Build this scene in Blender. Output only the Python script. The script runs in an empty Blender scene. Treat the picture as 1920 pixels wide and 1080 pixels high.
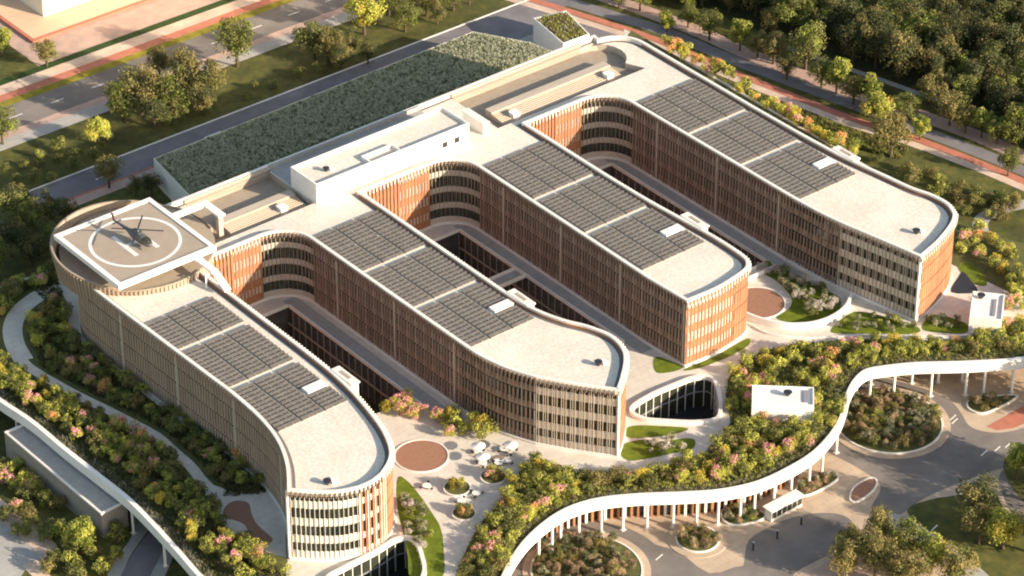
import bpy, math, random
from mathutils import Vector, Matrix
from mathutils.geometry import tessellate_polygon
R = math.radians
rnd = random.Random(7)
SC = bpy.context.scene
COL = SC.collection

# ------------------------------------------------------------------ camera
F_PX, PITCH, YAW = 6200.0, R(33.395), R(51.296)
CAM = Vector((-400.0, -500.0, 438.2))
cp, sp = math.cos(PITCH), math.sin(PITCH)
FW = Vector((math.cos(YAW)*cp, math.sin(YAW)*cp, -sp))
RT = Vector((math.sin(YAW), -math.cos(YAW), 0))
UP = RT.cross(FW)
cd = bpy.data.cameras.new('camera')
cd.sensor_width = 36.0
cd.lens = F_PX/1920*36
cd.clip_start, cd.clip_end = 10, 5000
cam = bpy.data.objects.new('camera', cd)
COL.objects.link(cam)
m3 = Matrix((RT, UP, -FW)).transposed()
cam.matrix_world = Matrix.Translation(CAM) @ m3.to_4x4()
SC.camera = cam

# ------------------------------------------------------------------ light
SUN_AZ = math.atan2(0.39, -0.92)      # clockwise from +Y
SUN_EL = R(18.5)
w = bpy.data.worlds.new('World'); SC.world = w; w.use_nodes = True
nt = w.node_tree
bg = nt.nodes['Background']
sky = nt.nodes.new('ShaderNodeTexSky'); sky.sky_type = 'NISHITA'; sky.sun_disc = False
sky.sun_elevation = SUN_EL; sky.sun_rotation = SUN_AZ
tint = nt.nodes.new('ShaderNodeMix'); tint.data_type = 'RGBA'; tint.blend_type = 'MULTIPLY'; tint.inputs[0].default_value = 1.0
tint.inputs[7].default_value = (1.0, 0.91, 0.80, 1)      # warm white balance of the evening air
nt.links.new(sky.outputs[0], tint.inputs[6]); nt.links.new(tint.outputs[2], bg.inputs[0]); bg.inputs[1].default_value = 0.14
sd = bpy.data.lights.new('sun', 'SUN'); sd.energy = 5.0; sd.angle = R(0.6); sd.color = (1.0, 0.85, 0.675)
so = bpy.data.objects.new('sun', sd); COL.objects.link(so)
sdir = Vector((math.sin(SUN_AZ)*math.cos(SUN_EL), math.cos(SUN_AZ)*math.cos(SUN_EL), math.sin(SUN_EL)))
so.rotation_euler = sdir.to_track_quat('Z', 'Y').to_euler()
so.location = (0, 0, 300)
vs = SC.view_settings
SC.display_settings.display_device = 'sRGB'
vs.view_transform = 'Standard'; vs.look = 'None'; vs.exposure = 1.07; vs.gamma = 1
SC.cycles.filter_width = 2.0
SC.cycles.max_bounces = 6

# ------------------------------------------------------------------ helpers
def at(px, py, z=0.0):
    """map a pixel of the 1920x1080 photograph onto the level z"""
    d = FW*F_PX + RT*(px-960) - UP*(py-540)
    t = (z-CAM.z)/d.z
    p = CAM + d*t
    return (p.x, p.y)
def ats(pts, z=0.0): return [at(x, y, z) for x, y in pts]

MATS = {}
def mat(name, c, rough=0.85, var=0.0, scale=1.0, c2=None, metal=0.0, spec=0.3, kind='noise', trans=0.0, bump=0.0, randv=0.0, stretch=None, wear=0.0, joints=0.0):
    if name in MATS: return MATS[name]
    m = bpy.data.materials.new(name); m.use_nodes = True
    t = m.node_tree; n = t.nodes; l = t.links
    b = n['Principled BSDF']
    b.inputs['Roughness'].default_value = rough; b.inputs['Metallic'].default_value = metal
    b.inputs['Specular IOR Level'].default_value = spec
    col = None
    if var > 0 or c2:
        tc = n.new('ShaderNodeTexCoord'); 
        mp = n.new('ShaderNodeMapping'); l.new(tc.outputs['Object'], mp.inputs[0])
        if stretch: mp.inputs['Scale'].default_value = stretch
        nz = n.new('ShaderNodeTexNoise'); nz.inputs['Scale'].default_value = scale
        nz.inputs['Detail'].default_value = 6; nz.inputs['Roughness'].default_value = 0.65
        l.new(mp.outputs[0], nz.inputs['Vector'])
        rp = n.new('ShaderNodeValToRGB')
        lo = c2 if c2 else tuple(max(0, x*(1-var)) for x in c)
        hi = c if c2 else tuple(min(1, x*(1+var)) for x in c)
        rp.color_ramp.elements[0].position = 0.35; rp.color_ramp.elements[1].position = 0.65
        rp.color_ramp.elements[0].color = (*lo, 1); rp.color_ramp.elements[1].color = (*hi, 1)
        l.new(nz.outputs[0], rp.inputs[0]); col = rp.outputs[0]
        if bump:
            bp = n.new('ShaderNodeBump'); bp.inputs['Distance'].default_value = bump
            l.new(nz.outputs[0], bp.inputs['Height']); l.new(bp.outputs[0], b.inputs['Normal'])
    if wear:
        tc2 = n.new('ShaderNodeTexCoord'); nw = n.new('ShaderNodeTexNoise'); nw.inputs['Scale'].default_value = .07
        nw.inputs['Detail'].default_value = 5; nw.inputs['Roughness'].default_value = .6; nw.inputs['Distortion'].default_value = .6
        l.new(tc2.outputs['Object'], nw.inputs['Vector'])
        mr = n.new('ShaderNodeMapRange'); mr.inputs[1].default_value = .3; mr.inputs[2].default_value = .7
        mr.inputs[3].default_value = 1-wear; mr.inputs[4].default_value = 1+wear*.5
        l.new(nw.outputs[0], mr.inputs[0])
        hw = n.new('ShaderNodeHueSaturation'); l.new(mr.outputs[0], hw.inputs['Value'])
        if col: l.new(col, hw.inputs['Color'])
        else: hw.inputs['Color'].default_value = (*c, 1)
        col = hw.outputs[0]
    if joints:
        tc3 = n.new('ShaderNodeTexCoord'); br = n.new('ShaderNodeTexBrick'); l.new(tc3.outputs['Object'], br.inputs['Vector'])
        br.inputs['Scale'].default_value = 1/joints; br.inputs['Mortar Size'].default_value = .03; br.inputs['Brick Width'].default_value = 1.0; br.inputs['Row Height'].default_value = 1.0
        br.inputs['Color1'].default_value = (1,1,1,1); br.inputs['Color2'].default_value = (.96,.96,.96,1); br.inputs['Mortar'].default_value = (.85,.84,.82,1)
        mj = n.new('ShaderNodeMix'); mj.data_type = 'RGBA'; mj.blend_type = 'MULTIPLY'; mj.inputs[0].default_value = 1
        l.new(col, mj.inputs[6]); l.new(br.outputs[0], mj.inputs[7]); col = mj.outputs[2]
    if randv:
        oi = n.new('ShaderNodeObjectInfo'); hs = n.new('ShaderNodeHueSaturation')
        mr = n.new('ShaderNodeMapRange'); mr.inputs[3].default_value = 1-randv; mr.inputs[4].default_value = 1+randv
        l.new(oi.outputs['Random'], mr.inputs[0]); l.new(mr.outputs[0], hs.inputs['Value'])
        if col: l.new(col, hs.inputs['Color'])
        else: hs.inputs['Color'].default_value = (*c, 1)
        col = hs.outputs[0]
    if col: l.new(col, b.inputs['Base Color'])
    else: b.inputs['Base Color'].default_value = (*c, 1)
    if trans:
        tr = n.new('ShaderNodeBsdfTranslucent'); mx = n.new('ShaderNodeMixShader'); mx.inputs[0].default_value = trans
        if col: l.new(col, tr.inputs[0])
        else: tr.inputs[0].default_value = (*c, 1)
        out = n['Material Output']
        l.new(b.outputs[0], mx.inputs[1]); l.new(tr.outputs[0], mx.inputs[2]); l.new(mx.outputs[0], out.inputs[0])
    MATS[name] = m
    return m

class MB:
    def __init__(s): s.v = []; s.f = []; s.mi = []; s.ms = []
    def mid(s, m):
        if m not in s.ms: s.ms.append(m)
        return s.ms.index(m)
    def poly(s, pts, m):
        a = len(s.v); s.v += [tuple(p) for p in pts]; s.f.append(tuple(range(a, a+len(pts)))); s.mi.append(s.mid(m))
    def hexa(s, b, t, m, bottom=True):
        """b, t: four corners each, counter-clockwise from above"""
        a = len(s.v); s.v += [tuple(p) for p in b]+[tuple(p) for p in t]; k = s.mid(m)
        fs = [(4,5,6,7),(0,1,5,4),(1,2,6,5),(2,3,7,6),(3,0,4,7)]
        if bottom: fs.append((3,2,1,0))
        for f in fs: s.f.append(tuple(a+i for i in f)); s.mi.append(k)
    def box(s, x0, y0, z0, x1, y1, z1, m):
        s.hexa([(x0,y0,z0),(x1,y0,z0),(x1,y1,z0),(x0,y1,z0)], [(x0,y0,z1),(x1,y0,z1),(x1,y1,z1),(x0,y1,z1)], m)
    def obox(s, c, u, hx, hy, z0, z1, m):
        """box centred on c (xy), u = unit direction of its x half-size hx"""
        v = (-u[1], u[0])
        P = [(c[0]+u[0]*a*hx+v[0]*b*hy, c[1]+u[1]*a*hx+v[1]*b*hy) for a, b in ((-1,-1),(1,-1),(1,1),(-1,1))]
        s.hexa([(x,y,z0) for x,y in P], [(x,y,z1) for x,y in P], m)
    def prism(s, pts, z0, z1, m, holes=(), mside=None, sides=True, z1f=None):
        loops = [list(pts)]+[list(h) for h in holes]
        k = s.mid(m); ks = s.mid(mside or m)
        a = len(s.v)
        flat = [p for l in loops for p in l]
        s.v += [(x, y, z1) for x, y in flat]
        for t in tessellate_polygon([[Vector((x, y, 0)) for x, y in l] for l in loops]):
            p = [flat[i] for i in t]
            ar = (p[1][0]-p[0][0])*(p[2][1]-p[0][1])-(p[1][1]-p[0][1])*(p[2][0]-p[0][0])
            if abs(ar) < 1e-9: continue
            s.f.append(tuple(a+i for i in (t if ar > 0 else t[::-1]))); s.mi.append(k)
        if sides and z0 is not None and z0 < z1:
            b = len(s.v); s.v += [(x, y, z0) for x, y in flat]
            o = 0
            for li, l in enumerate(loops):
                ar = sum(l[i][0]*l[(i+1)%len(l)][1]-l[(i+1)%len(l)][0]*l[i][1] for i in range(len(l)))
                ccw = ar > 0
                for i in range(len(l)):
                    j = (i+1) % len(l)
                    q = (b+o+i, b+o+j, a+o+j, a+o+i)
                    if ccw != (li == 0): q = q[::-1]
                    s.f.append(q); s.mi.append(ks)
                o += len(l)
    def tube(s, p0, p1, r0, r1, m, n=8, cap=True):
        p0, p1 = Vector(p0), Vector(p1); d = (p1-p0).normalized()
        u = d.orthogonal().normalized(); v = d.cross(u); a = len(s.v); k = s.mid(m)
        for p, r in ((p0, r0), (p1, r1)):
            for i in range(n):
                t = 2*math.pi*i/n; s.v.append(tuple(p+u*math.cos(t)*r+v*math.sin(t)*r))
        for i in range(n):
            j = (i+1) % n; s.f.append((a+i, a+j, a+n+j, a+n+i)); s.mi.append(k)
        if cap:
            s.f.append(tuple(a+n+i for i in range(n))); s.mi.append(k)
            s.f.append(tuple(a+n-1-i for i in range(n))); s.mi.append(k)
    def mesh(s, name):
        me = bpy.data.meshes.new(name); me.from_pydata(s.v, [], s.f)
        for m in s.ms: me.materials.append(m)
        me.polygons.foreach_set('material_index', s.mi); me.update()
        return me
    def build(s, name, parent=None, loc=None, rz=0.0):
        o = bpy.data.objects.new(name, s.mesh(name)); COL.objects.link(o)
        if loc: o.location = loc
        o.rotation_euler.z = rz
        if parent: o.parent = parent
        return o
def tag(o, label, cat, group=None):
    o['label'] = label; o['category'] = cat
    if group: o['group'] = group
    return o
def kind(o, k, label=None):
    o['kind'] = k
    if label: o['label'] = label
    return o
def empty(name, loc=(0,0,0), rz=0.0):
    o = bpy.data.objects.new(name, None); COL.objects.link(o); o.location = loc; o.rotation_euler.z = rz; o.empty_display_size = .5
    return o
def copy_tree(o):
    c = o.copy(); COL.objects.link(c)
    for ch in [x for x in KIDS.get(o.name, [])]:
        d = ch.copy(); COL.objects.link(d); d.parent = c
    return c
KIDS = {}
def inside(x, y, P):
    c = False; j = len(P)-1
    for i in range(len(P)):
        if (P[i][1] > y) != (P[j][1] > y) and x < (P[j][0]-P[i][0])*(y-P[i][1])/(P[j][1]-P[i][1])+P[i][0]: c = not c
        j = i
    return c
def spline(P, n=6, closed=False):
    out = []; N = len(P)
    for i in range(N if closed else N-1):
        if closed: a, b, c, d = P[(i-1)%N], P[i], P[(i+1)%N], P[(i+2)%N]
        else: a, b, c, d = P[max(i-1,0)], P[i], P[i+1], P[min(i+2,N-1)]
        for k in range(n):
            t = k/n
            out.append(tuple(0.5*((2*b[q])+(-a[q]+c[q])*t+(2*a[q]-5*b[q]+4*c[q]-d[q])*t*t+(-a[q]+3*b[q]-3*c[q]+d[q])*t**3) for q in (0,1)))
    if not closed: out.append(tuple(P[-1]))
    return out
def resample(P, step, closed=False):
    Q = list(P)+([P[0]] if closed else [])
    L = [0]
    for a, b in zip(Q, Q[1:]): L.append(L[-1]+math.dist(a, b))
    n = max(1, round(L[-1]/step)); out = []; j = 0
    for i in range(n+(0 if closed else 1)):
        s = L[-1]*i/n
        while j < len(L)-2 and L[j+1] < s: j += 1
        t = (s-L[j])/max(1e-9, L[j+1]-L[j]); t = min(1, max(0, t))
        out.append((Q[j][0]+(Q[j+1][0]-Q[j][0])*t, Q[j][1]+(Q[j+1][1]-Q[j][1])*t))
    return out
def offs(P, d, closed=False):
    """move a polyline to its left by d"""
    out = []; N = len(P)
    for i in range(N):
        a = P[(i-1)%N] if closed or i > 0 else None
        c = P[(i+1)%N] if closed or i < N-1 else None
        ns = []
        for p, q in ((a, P[i]), (P[i], c)):
            if p is None or q is None: continue
            l = math.dist(p, q)
            if l < 1e-6: continue
            ns.append((-(q[1]-p[1])/l, (q[0]-p[0])/l))
        nx = sum(x for x, _ in ns); ny = sum(y for _, y in ns); l = math.hypot(nx, ny) or 1
        nx /= l; ny /= l
        k = 1/max(0.45, nx*ns[0][0]+ny*ns[0][1])
        out.append((P[i][0]+nx*d*k, P[i][1]+ny*d*k))
    return out
def ell(cx, cy, r, n=40, r2=None): return [(cx+r*math.cos(2*math.pi*i/n), cy+(r2 or r)*math.sin(2*math.pi*i/n)) for i in range(n)]
def strip(P, wd, z, m, name, th=None):
    b = MB(); a = offs(P, wd/2); c = offs(P, -wd/2)
    for i in range(len(P)-1):
        b.poly([(*c[i], z), (*c[i+1], z), (*a[i+1], z), (*a[i], z)], m)
    return b.build(name)
G = -9.0     # street level; the garden deck is z = 0, the roofs 18.6

# ------------------------------------------------------------------ materials
gravel = mat('roof_gravel', (0.79,0.715,0.61), .95, c2=(0.62,0.555,0.465), scale=1.3, bump=.05, wear=.13)
coping = mat('coping_white', (0.77,0.725,0.655), .6, var=.05, scale=.4, wear=.10)
cream = mat('cream_render', (0.70,0.63,0.52), .8, var=.06, scale=.3)
white = mat('white_paint', (0.80,0.77,0.72), .55, var=.04, scale=.5, wear=.08)
brown2 = mat('pale_fin', (0.43,0.33,0.255), .75, c2=(0.34,0.255,0.195), scale=.5, stretch=(1,1,.15))
bandb = mat('floor_band_brown', (0.36,0.27,0.21), .8, var=.08, scale=.3)
terra = mat('terracotta', (0.385,0.18,0.09), .75, c2=(0.27,0.125,0.068), scale=.45, stretch=(1,1,.15))
brown = mat('terracotta_panel', (0.30,0.21,0.155), .75, c2=(0.225,0.155,0.115), scale=.5, stretch=(1,1,.15))
taupe = mat('taupe_panel', (0.45,0.335,0.245), .75, c2=(0.35,0.26,0.19), scale=.5, stretch=(1,1,.15))
glassd = mat('dark_glass', (0.022,0.026,0.022), .12, c2=(0.05,0.055,0.035), scale=.35, spec=.6)
blind = mat('window_blind', (0.72,0.66,0.56), .5, c2=(0.5,0.42,0.32), scale=.5)
blindw = mat('white_blind', (0.80,0.75,0.66), .5, c2=(0.62,0.55,0.45), scale=.5)
louv = mat('louvre_deck', (0.50,0.42,0.32), .8, c2=(0.42,0.35,0.265), scale=.8, stretch=(.1,3,3))
pitc = mat('pit_cladding', (0.50,0.42,0.335), .8, c2=(0.40,0.335,0.265), scale=.6, stretch=(.1,1,3))
louvd = mat('louvre_dark', (0.36,0.295,0.22), .8, var=.08, scale=.8)
grayp = mat('grey_paving', (0.40,0.38,0.35), .85, var=.07, scale=.5, wear=.12, joints=2.5)
padm = mat('helipad_surface', (0.37,0.30,0.235), .85, var=.06, scale=.3)
paving = mat('plaza_paving', (0.70,0.64,0.55), .8, c2=(0.60,0.545,0.46), scale=.35, wear=.10, joints=2.0)
tan = mat('tan_paving', (0.56,0.43,0.31), .85, c2=(0.47,0.36,0.26), scale=.3, wear=.15, joints=2.5)
asph = mat('asphalt', (0.235,0.205,0.18), .85, c2=(0.17,0.15,0.135), scale=.12, wear=.22)
asphd = mat('asphalt_dark', (0.23,0.21,0.215), .85, c2=(0.17,0.155,0.16), scale=.12, wear=.2)
brick = mat('brick_disc', (0.34,0.18,0.115), .9, c2=(0.28,0.15,0.10), scale=1.2)
redp = mat('red_path', (0.46,0.17,0.11), .9, var=.12, scale=.4)
pinkp = mat('pink_paving', (0.52,0.35,0.28), .9, c2=(0.38,0.28,0.235), scale=.25)
lawn = mat('lawn', (0.15,0.19,0.012), .95, c2=(0.085,0.12,0.008), scale=.5)
grassm = mat('rough_grass', (0.125,0.115,0.028), .95, c2=(0.06,0.07,0.018), scale=.35, wear=.4)
soil = mat('garden_soil', (0.13,0.13,0.04), .95, c2=(0.08,0.085,0.03), scale=.6)
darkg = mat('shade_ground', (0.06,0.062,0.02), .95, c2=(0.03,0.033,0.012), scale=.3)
metal = mat('grey_metal', (0.25,0.25,0.26), .45, var=.05, scale=1)
black = mat('dark_frame', (0.03,0.03,0.035), .4, var=.05, scale=1)
bark = mat('bark', (0.10,0.07,0.045), .9, var=.2, scale=2)

# solar module: dark cells inside a pale frame
underm = mat('array_underlay', (0.30,0.265,0.23), .9, var=.1, scale=.5)  # darker sheet on the gravel under the panel rows
solar = mat('solar_cells', (0.15,0.132,0.112), .38, c2=(0.112,0.10,0.088), scale=.6, spec=.4)
sframe = mat('solar_frame', (0.50,0.46,0.40), .5, var=.05, scale=1)

# ------------------------------------------------------------------ building outline (counter-clockwise, sharp corners between the runs)
def arc(cx, cy, r, a0, a1, n):
    return [(cx+r*math.cos(R(a0+(a1-a0)*i/n)), cy+r*math.sin(R(a0+(a1-a0)*i/n))) for i in range(n+1)]
# style: frac = panel width share, depth, panel, spandrel, window
bandc = mat('court_band', (0.46,0.41,0.345), .8, var=.08, scale=.3)
ST = dict(
  rear=(0.5, .35, cream, cream, glassd),
  taupe=(0.50, .34, taupe, taupe, glassd),
  brown=(0.48, .34, brown, bandb, glassd),
  open=(0.16, .25, taupe, cream, glassd),
  half=(0.30, .35, brown, taupe, glassd),
  court=(0.62, .30, terra, terra, blind),
  courtb=(0.42, .10, terra, terra, blindw),
  openw=(0.07, .20, coping, cream, glassd),
  curve=(0.10, .14, taupe, bandc, glassd),
  mid=(0.30, .20, terra, cream, glassd),
  tips=(0.30, .08, terra, terra, blindw),
  solid=(0.90, .25, terra, terra, blind),
)
runs = []
runs.append(('rear', [(90,77),(60,77),(20,77),(-20,77),(-57,77)]+arc(-60.5,60,17,92,120,6)))
runs.append(('taupe', arc(-60.5,60,17,120,180,12)+[(-77.5,54)]+spline([(-77.4,48),(-77,30),(-76.6,12),(-76.4,2),(-77,-9),(-78.8,-18),(-82.4,-26.4),(-87.4,-34)], 8)))
runs.append(('w1a', spline([(-87.4,-34),(-83.9,-37.7),(-79.2,-41.3),(-75,-42.9)], 6)))
runs.append(('w1b', spline([(-75,-42.9),(-71.5,-43.0),(-68,-42.0)], 6)))
runs.append(('w1c', spline([(-68,-42.0),(-64.2,-39.6),(-61.2,-36.2),(-58.4,-30.1),(-56.5,-23),(-54.8,-14),(-53.9,-5),(-53.6,6),(-53.6,20),(-53.6,51.4)], 6)))
runs.append(('court_a', [(-53.6,51.4),(-42,51.4)]))
runs.append(('court_b', [(-42,51.4),(-34,51.4)]))
runs.append(('court_c', arc(-34,43,8.4,90,0,10)))
runs.append(('brown', [(-25.6,43),(-25.4,20),(-25.2,0),(-25.0,-14)]+[]))
runs.append(('half', spline([(-25,-14),(-24.6,-21),(-22.8,-28.5),(-20.2,-34.6)], 6)))
runs.append(('w2a', spline([(-20.2,-34.6),(-15.2,-42.0),(-9.1,-50.0)], 6)))
runs.append(('w2b', spline([(-9.1,-50.0),(-5.2,-46.9),(-0.2,-42.2),(2.6,-38),(3.7,-32.3),(2.0,-26),(-0.8,-20.4),(-3,-13),(-3.8,-4),(-3.9,8),(-3.9,20)], 6)+[(-3.9,52.4)]))
runs.append(('court_a', [(-3.9,52.4),(8,52.4)]))
runs.append(('court_b', [(8,52.4),(17,52.4)]))
runs.append(('court_c', arc(17,44,8.4,90,0,10)))
runs.append(('brown', [(25.4,44),(25.4,10),(25.3,-20),(26.0,-32.6)]))
runs.append(('tips', spline([(26.0,-32.6),(35,-33.0),(41.5,-32.2)], 6)))
runs.append(('w3b', spline([(41.5,-32.2),(46.2,-31),(48.6,-28.6),(49.4,-25.4),(49.6,-18),(49.2,-10),(48.0,6),(47.6,22)], 6)+[(47.6,53)]))
runs.append(('court_a', [(47.6,53),(58,53)]))
runs.append(('court_b', [(58,53),(66,53)]))
runs.append(('court_c', arc(66,44.2,8.8,90,0,10)))
runs.append(('brown', [(74.8,44.2),(75.2,10),(75.4,-14)]+[]))
runs.append(('half', spline([(75.4,-14),(75.9,-23),(76.7,-30)], 6)))
runs.append(('w4a', spline([(76.7,-30),(77.9,-36.2),(79.6,-44.9),(81,-52.8)], 6)))
runs.append(('solid', spline([(81,-52.8),(89.6,-50.4),(97.5,-47.0),(101.2,-44.2)], 6)))
runs.append(('w4c', spline([(101.2,-44.2),(103.1,-39.8),(102.9,-34.5),(101.4,-29),(100.2,-20),(98.6,-8),(97.9,6),(97.6,24)], 6)+[(97.6,66)]))
runs.append(('rear', arc(88.6,66,9,0,84,10)+[(90,77)]))
STYLE = {'w1a':'openw','w1b':'mid','w1c':'solid','court_a':'court','court_b':'courtb','half':'half','court_c':'curve','w2a':'open','w2b':'solid','w3b':'solid','w4a':'open','w4c':'solid'}
outline = []
for nm, P in runs:
    for p in P:
        if not outline or math.dist(outline[-1], p) > .05: outline.append(tuple(p))
if math.dist(outline[0], outline[-1]) < .05: outline.pop()

HB = empty('hospital_building', (0, 0, 0))
tag(HB, 'comb-shaped hospital with four long terracotta-finned wings, cream gravel roofs and solar panels', 'hospital')
inner = offs(outline, 1.0, True)
# pits in the spine roof
pitR = [(41.5,56.6),(90.0,56.6)]+arc(84,68.2,7.3,-60,90,8)+[(41.5,75.5)]
pitL = [(-44.5,56.6),(-15,56.6),(-15,75.5),(-40,75.5),(-43,66)]
b = MB(); b.prism(inner, 0.0, 17.55, gravel, holes=[pitR, pitL], mside=cream)
b.build('wall_and_roof', HB)
b = MB()
b.prism(offs(outline, -.15, True), 0.012, 0.62, coping, mside=coping); b.build('plinth', HB)

# roof parapet: coping ring
def ring(b, P, Q, z0, z1, m, closed=True):
    N = len(P)
    for i in range(N if closed else N-1):
        j = (i+1) % N
        b.poly([(*P[i],z1),(*P[j],z1),(*Q[j],z1),(*Q[i],z1)], m)
        b.poly([(*P[i],z0),(*P[j],z0),(*P[j],z1),(*P[i],z1)], m)
        b.poly([(*Q[j],z0),(*Q[i],z0),(*Q[i],z1),(*Q[j],z1)], m)
        b.poly([(*Q[i],z0),(*Q[j],z0),(*P[j],z0),(*P[i],z0)], m)
b = MB()
ring(b, outline, offs(outline, .8, True), 18.1, 18.6, coping)
ring(b, offs(outline, .4, True), offs(outline, .78, True), 17.3, 18.1, coping)
b.build('roof_parapet', HB)
b = MB(); ring(b, offs(outline, .82, True), offs(outline, 1.75, True), 17.5, 17.62, mat('roof_gutter', (0.16,0.15,0.145), .7, var=.1, scale=.5)); b.build('roof_gutter', HB)

# facades
PITCHF = 1.05
FL = [(0.62, 2.0), (4.55, 6.15), (9.15, 10.75), (13.75, 15.3)]
ZTOP = 18.1
pan = {}; spn = MB(); winl = []
for nm, P in runs:
    st_ = STYLE.get(nm, nm)
    frac, dep, mp, ms_, mw = ST[st_]
    Q = resample(P, PITCHF)
    IN = offs(Q, 1.0); key = nm
    bb = pan.setdefault({'rear':'rear','taupe':'west'}.get(nm, 'panels'), MB())
    rec = .36 if st_ in ('tips','courtb') else .62 if st_ in ('brown','taupe') else .88 if st_ not in ('tips','mid','openw','curve','solid','courtb','open','court') else .5
    hang = nm in ('court_a', 'court_b', 'court_c')
    for i in range(len(Q)-1):
        a, c = Q[i], Q[i+1]
        L = math.dist(a, c)
        if L < .2: continue
        u = ((c[0]-a[0])/L, (c[1]-a[1])/L); n = (u[1], -u[0])       # outward
        mid = ((a[0]+c[0])/2, (a[1]+c[1])/2)
        # spandrels and windows
        for k, (z0, z1) in enumerate(FL):
            spn.obox((mid[0]-n[0]*rec, mid[1]-n[1]*rec), u, L/2+.02, .14, z0, z1 if nm not in ('w1a','w2a','w4a','tips','court_b') else z1+.4, ms_)
            if nm in ('rear',): continue
            ztop = FL[k+1][0] if k < 3 else ZTOP-.8
            winl.append((mid, u, n, L, z1, ztop, mw, nm, rec+.075))
        spn.obox((mid[0]-n[0]*(rec-.0), mid[1]-n[1]*(rec-.0)), u, L/2+.02, .14+max(0,.88-rec), ZTOP-.8, ZTOP, ms_)
        # vertical screen panels
        rr = rnd.random()
        wf = frac*(.85+.3*rnd.random())
        pc = (mid[0]-n[0]*(.12+dep/2), mid[1]-n[1]*(.12+dep/2))
        z0 = .62 if not hang else (0.62 if nm == 'court_a' else 4.5)
        if nm == 'court_b':
            # staggered screens: long and short ones
            z0 = .62
        pale = (nm in ('brown', 'half') and i % 3 == 1)
        hw_ = L/2*min(.97, wf)*(.6 if pale else 1); mm_ = brown2 if pale else mp
        if st_ in ('brown', 'taupe', 'half', 'solid'):
            for (za_, zb_) in ((z0, 4.6), (5.0, 9.2), (9.6, 13.8), (14.2, 18.07)): bb.obox(pc, u, hw_, dep/2, za_, zb_, mm_)
        else: bb.obox(pc, u, hw_, dep/2, z0, 18.07, mm_)
        if nm in ('w1b', 'w1c', 'tips', 'solid', 'court_a', 'court_b') :
            # slim pale uprights on the sunlit screens
            if i % 2 == 0 and nm in ('w1b',) or (nm == 'w1c' and i < 2):
                pc = (a[0]-n[0]*.2, a[1]-n[1]*.2); bb.obox(pc, u, .09, .18, .62, 18.08, coping)
        elif nm in ('brown', 'taupe') and i % 21 == 9:
            pc = (a[0]-n[0]*.2, a[1]-n[1]*.2); bb.obox(pc, u, .07, .15, .62, 18.08, cream)
        elif nm in ('w2a', 'w4a') and i % 2 == 0:
            pc = (a[0]-n[0]*.35, a[1]-n[1]*.35); bb.obox(pc, u, .05, .16, .62, 18.08, cream)
        # fin heads standing out along the roof edge
        if nm not in ('rear',):
            pc = (a[0]+n[0]*.22, a[1]+n[1]*.22); bb.obox(pc, u, .10, .26, 17.1, 18.25, coping if nm in ('w1c','w2b','w3b','w4c','tips','solid','court_a','court_b') else (brown if nm != 'taupe' else taupe))
for k, bb in pan.items(): bb.build({'rear':'rear_cladding','west':'taupe_fins','panels':'terracotta_screens'}[k], HB)
spn.build('floor_bands', HB)
# white corner posts
for (x, y) in [(-87.4,-34),(-9.1,-50.0),(81,-52.8)]:
    b = MB(); b.tube((x+.1,y+.35,0.3), (x+.1,y+.35,18.1), .38, .38, coping, 8); b.build('corner_post', HB)
# windows: the hundred that show largest are parts of their own
score = []
for i, (mid, u, n, L, z0, z1, mw, nm, rc) in enumerate(winl):
    v = Vector((CAM.x-mid[0], CAM.y-mid[1], CAM.z-z0)).normalized()
    facing = n[0]*v.x+n[1]*v.y
    pr = {'w1a':3, 'w2a':2, 'w1b':2.5, 'w4a':1.5}.get(nm, .2)
    score.append((facing*pr, i))
score.sort(reverse=True)
pick = set(i for _, i in score[:100]); rest = MB()
for i, (mid, u, n, L, z0, z1, mw, nm, rc) in enumerate(winl):
    c = (mid[0]-n[0]*rc, mid[1]-n[1]*rc)
    if i in pick:
        b = MB(); b.obox(c, u, L/2-.07, .05, z0, z1, mw); b.build('window', HB)
    else: rest.obox(c, u, L/2-.07, .05, z0, z1, mw)
o = rest.build('windows', HB); o['kind'] = 'stuff'

# pits: floor, louvred screens, mid ridge
for pit in (pitR, pitL):
    b = MB(); b.prism(pit, None, 15.7, louvd, sides=False); b.build('plant_deck', HB)
    b = MB(); N = len(pit); pin = offs(pit, .04, True)
    for k in range(N):
        a, c = pin[k], pin[(k+1)%N]; b.poly([(*a,15.7),(*c,15.7),(*c,17.56),(*a,17.56)][::-1], pitc)
    b.build('pit_lining', HB)
for (xa, xb) in ((41.6, 84), (-39.6, -15.1)):
    b = MB(); b.box(xa,75.52,17.58,xb,75.95,18.5, pitc)
    for k in range(8):
        z = 15.9+k*.28; b.box(xa+.3, 75.25, z, xb-.3, 75.44, z+.1, pitc)
    b.build('louvre_screen', HB)
for (xa, xb, dy) in ((45, 84, 0), (-37.5, -16, -.6)):
    b = MB(); b.box(xa,63.6+dy,15.72,xb,66.2+dy,17.5, pitc)
    b.hexa([(xa,57.2,15.72),(xb,57.2,15.72),(xb,63.6+dy,15.72),(xa,63.6+dy,15.72)], [(xa,57.2,16.3),(xb,57.2,16.3),(xb,63.6+dy,17.0),(xa,63.6+dy,17.0)], pitc)
    for k in range(9):
        t = (k+.5)/9; y = 57.2+t*(6.4+dy); z = 16.3+t*.7; b.hexa([(xa,y,z-.1),(xb,y,z-.1),(xb,y+.14,z-.06),(xa,y+.14,z-.06)], [(xa,y,z+.16),(xb,y,z+.16),(xb,y+.14,z+.2),(xa,y+.14,z+.2)], louv)
    b.build('duct_ridge', HB)
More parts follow.
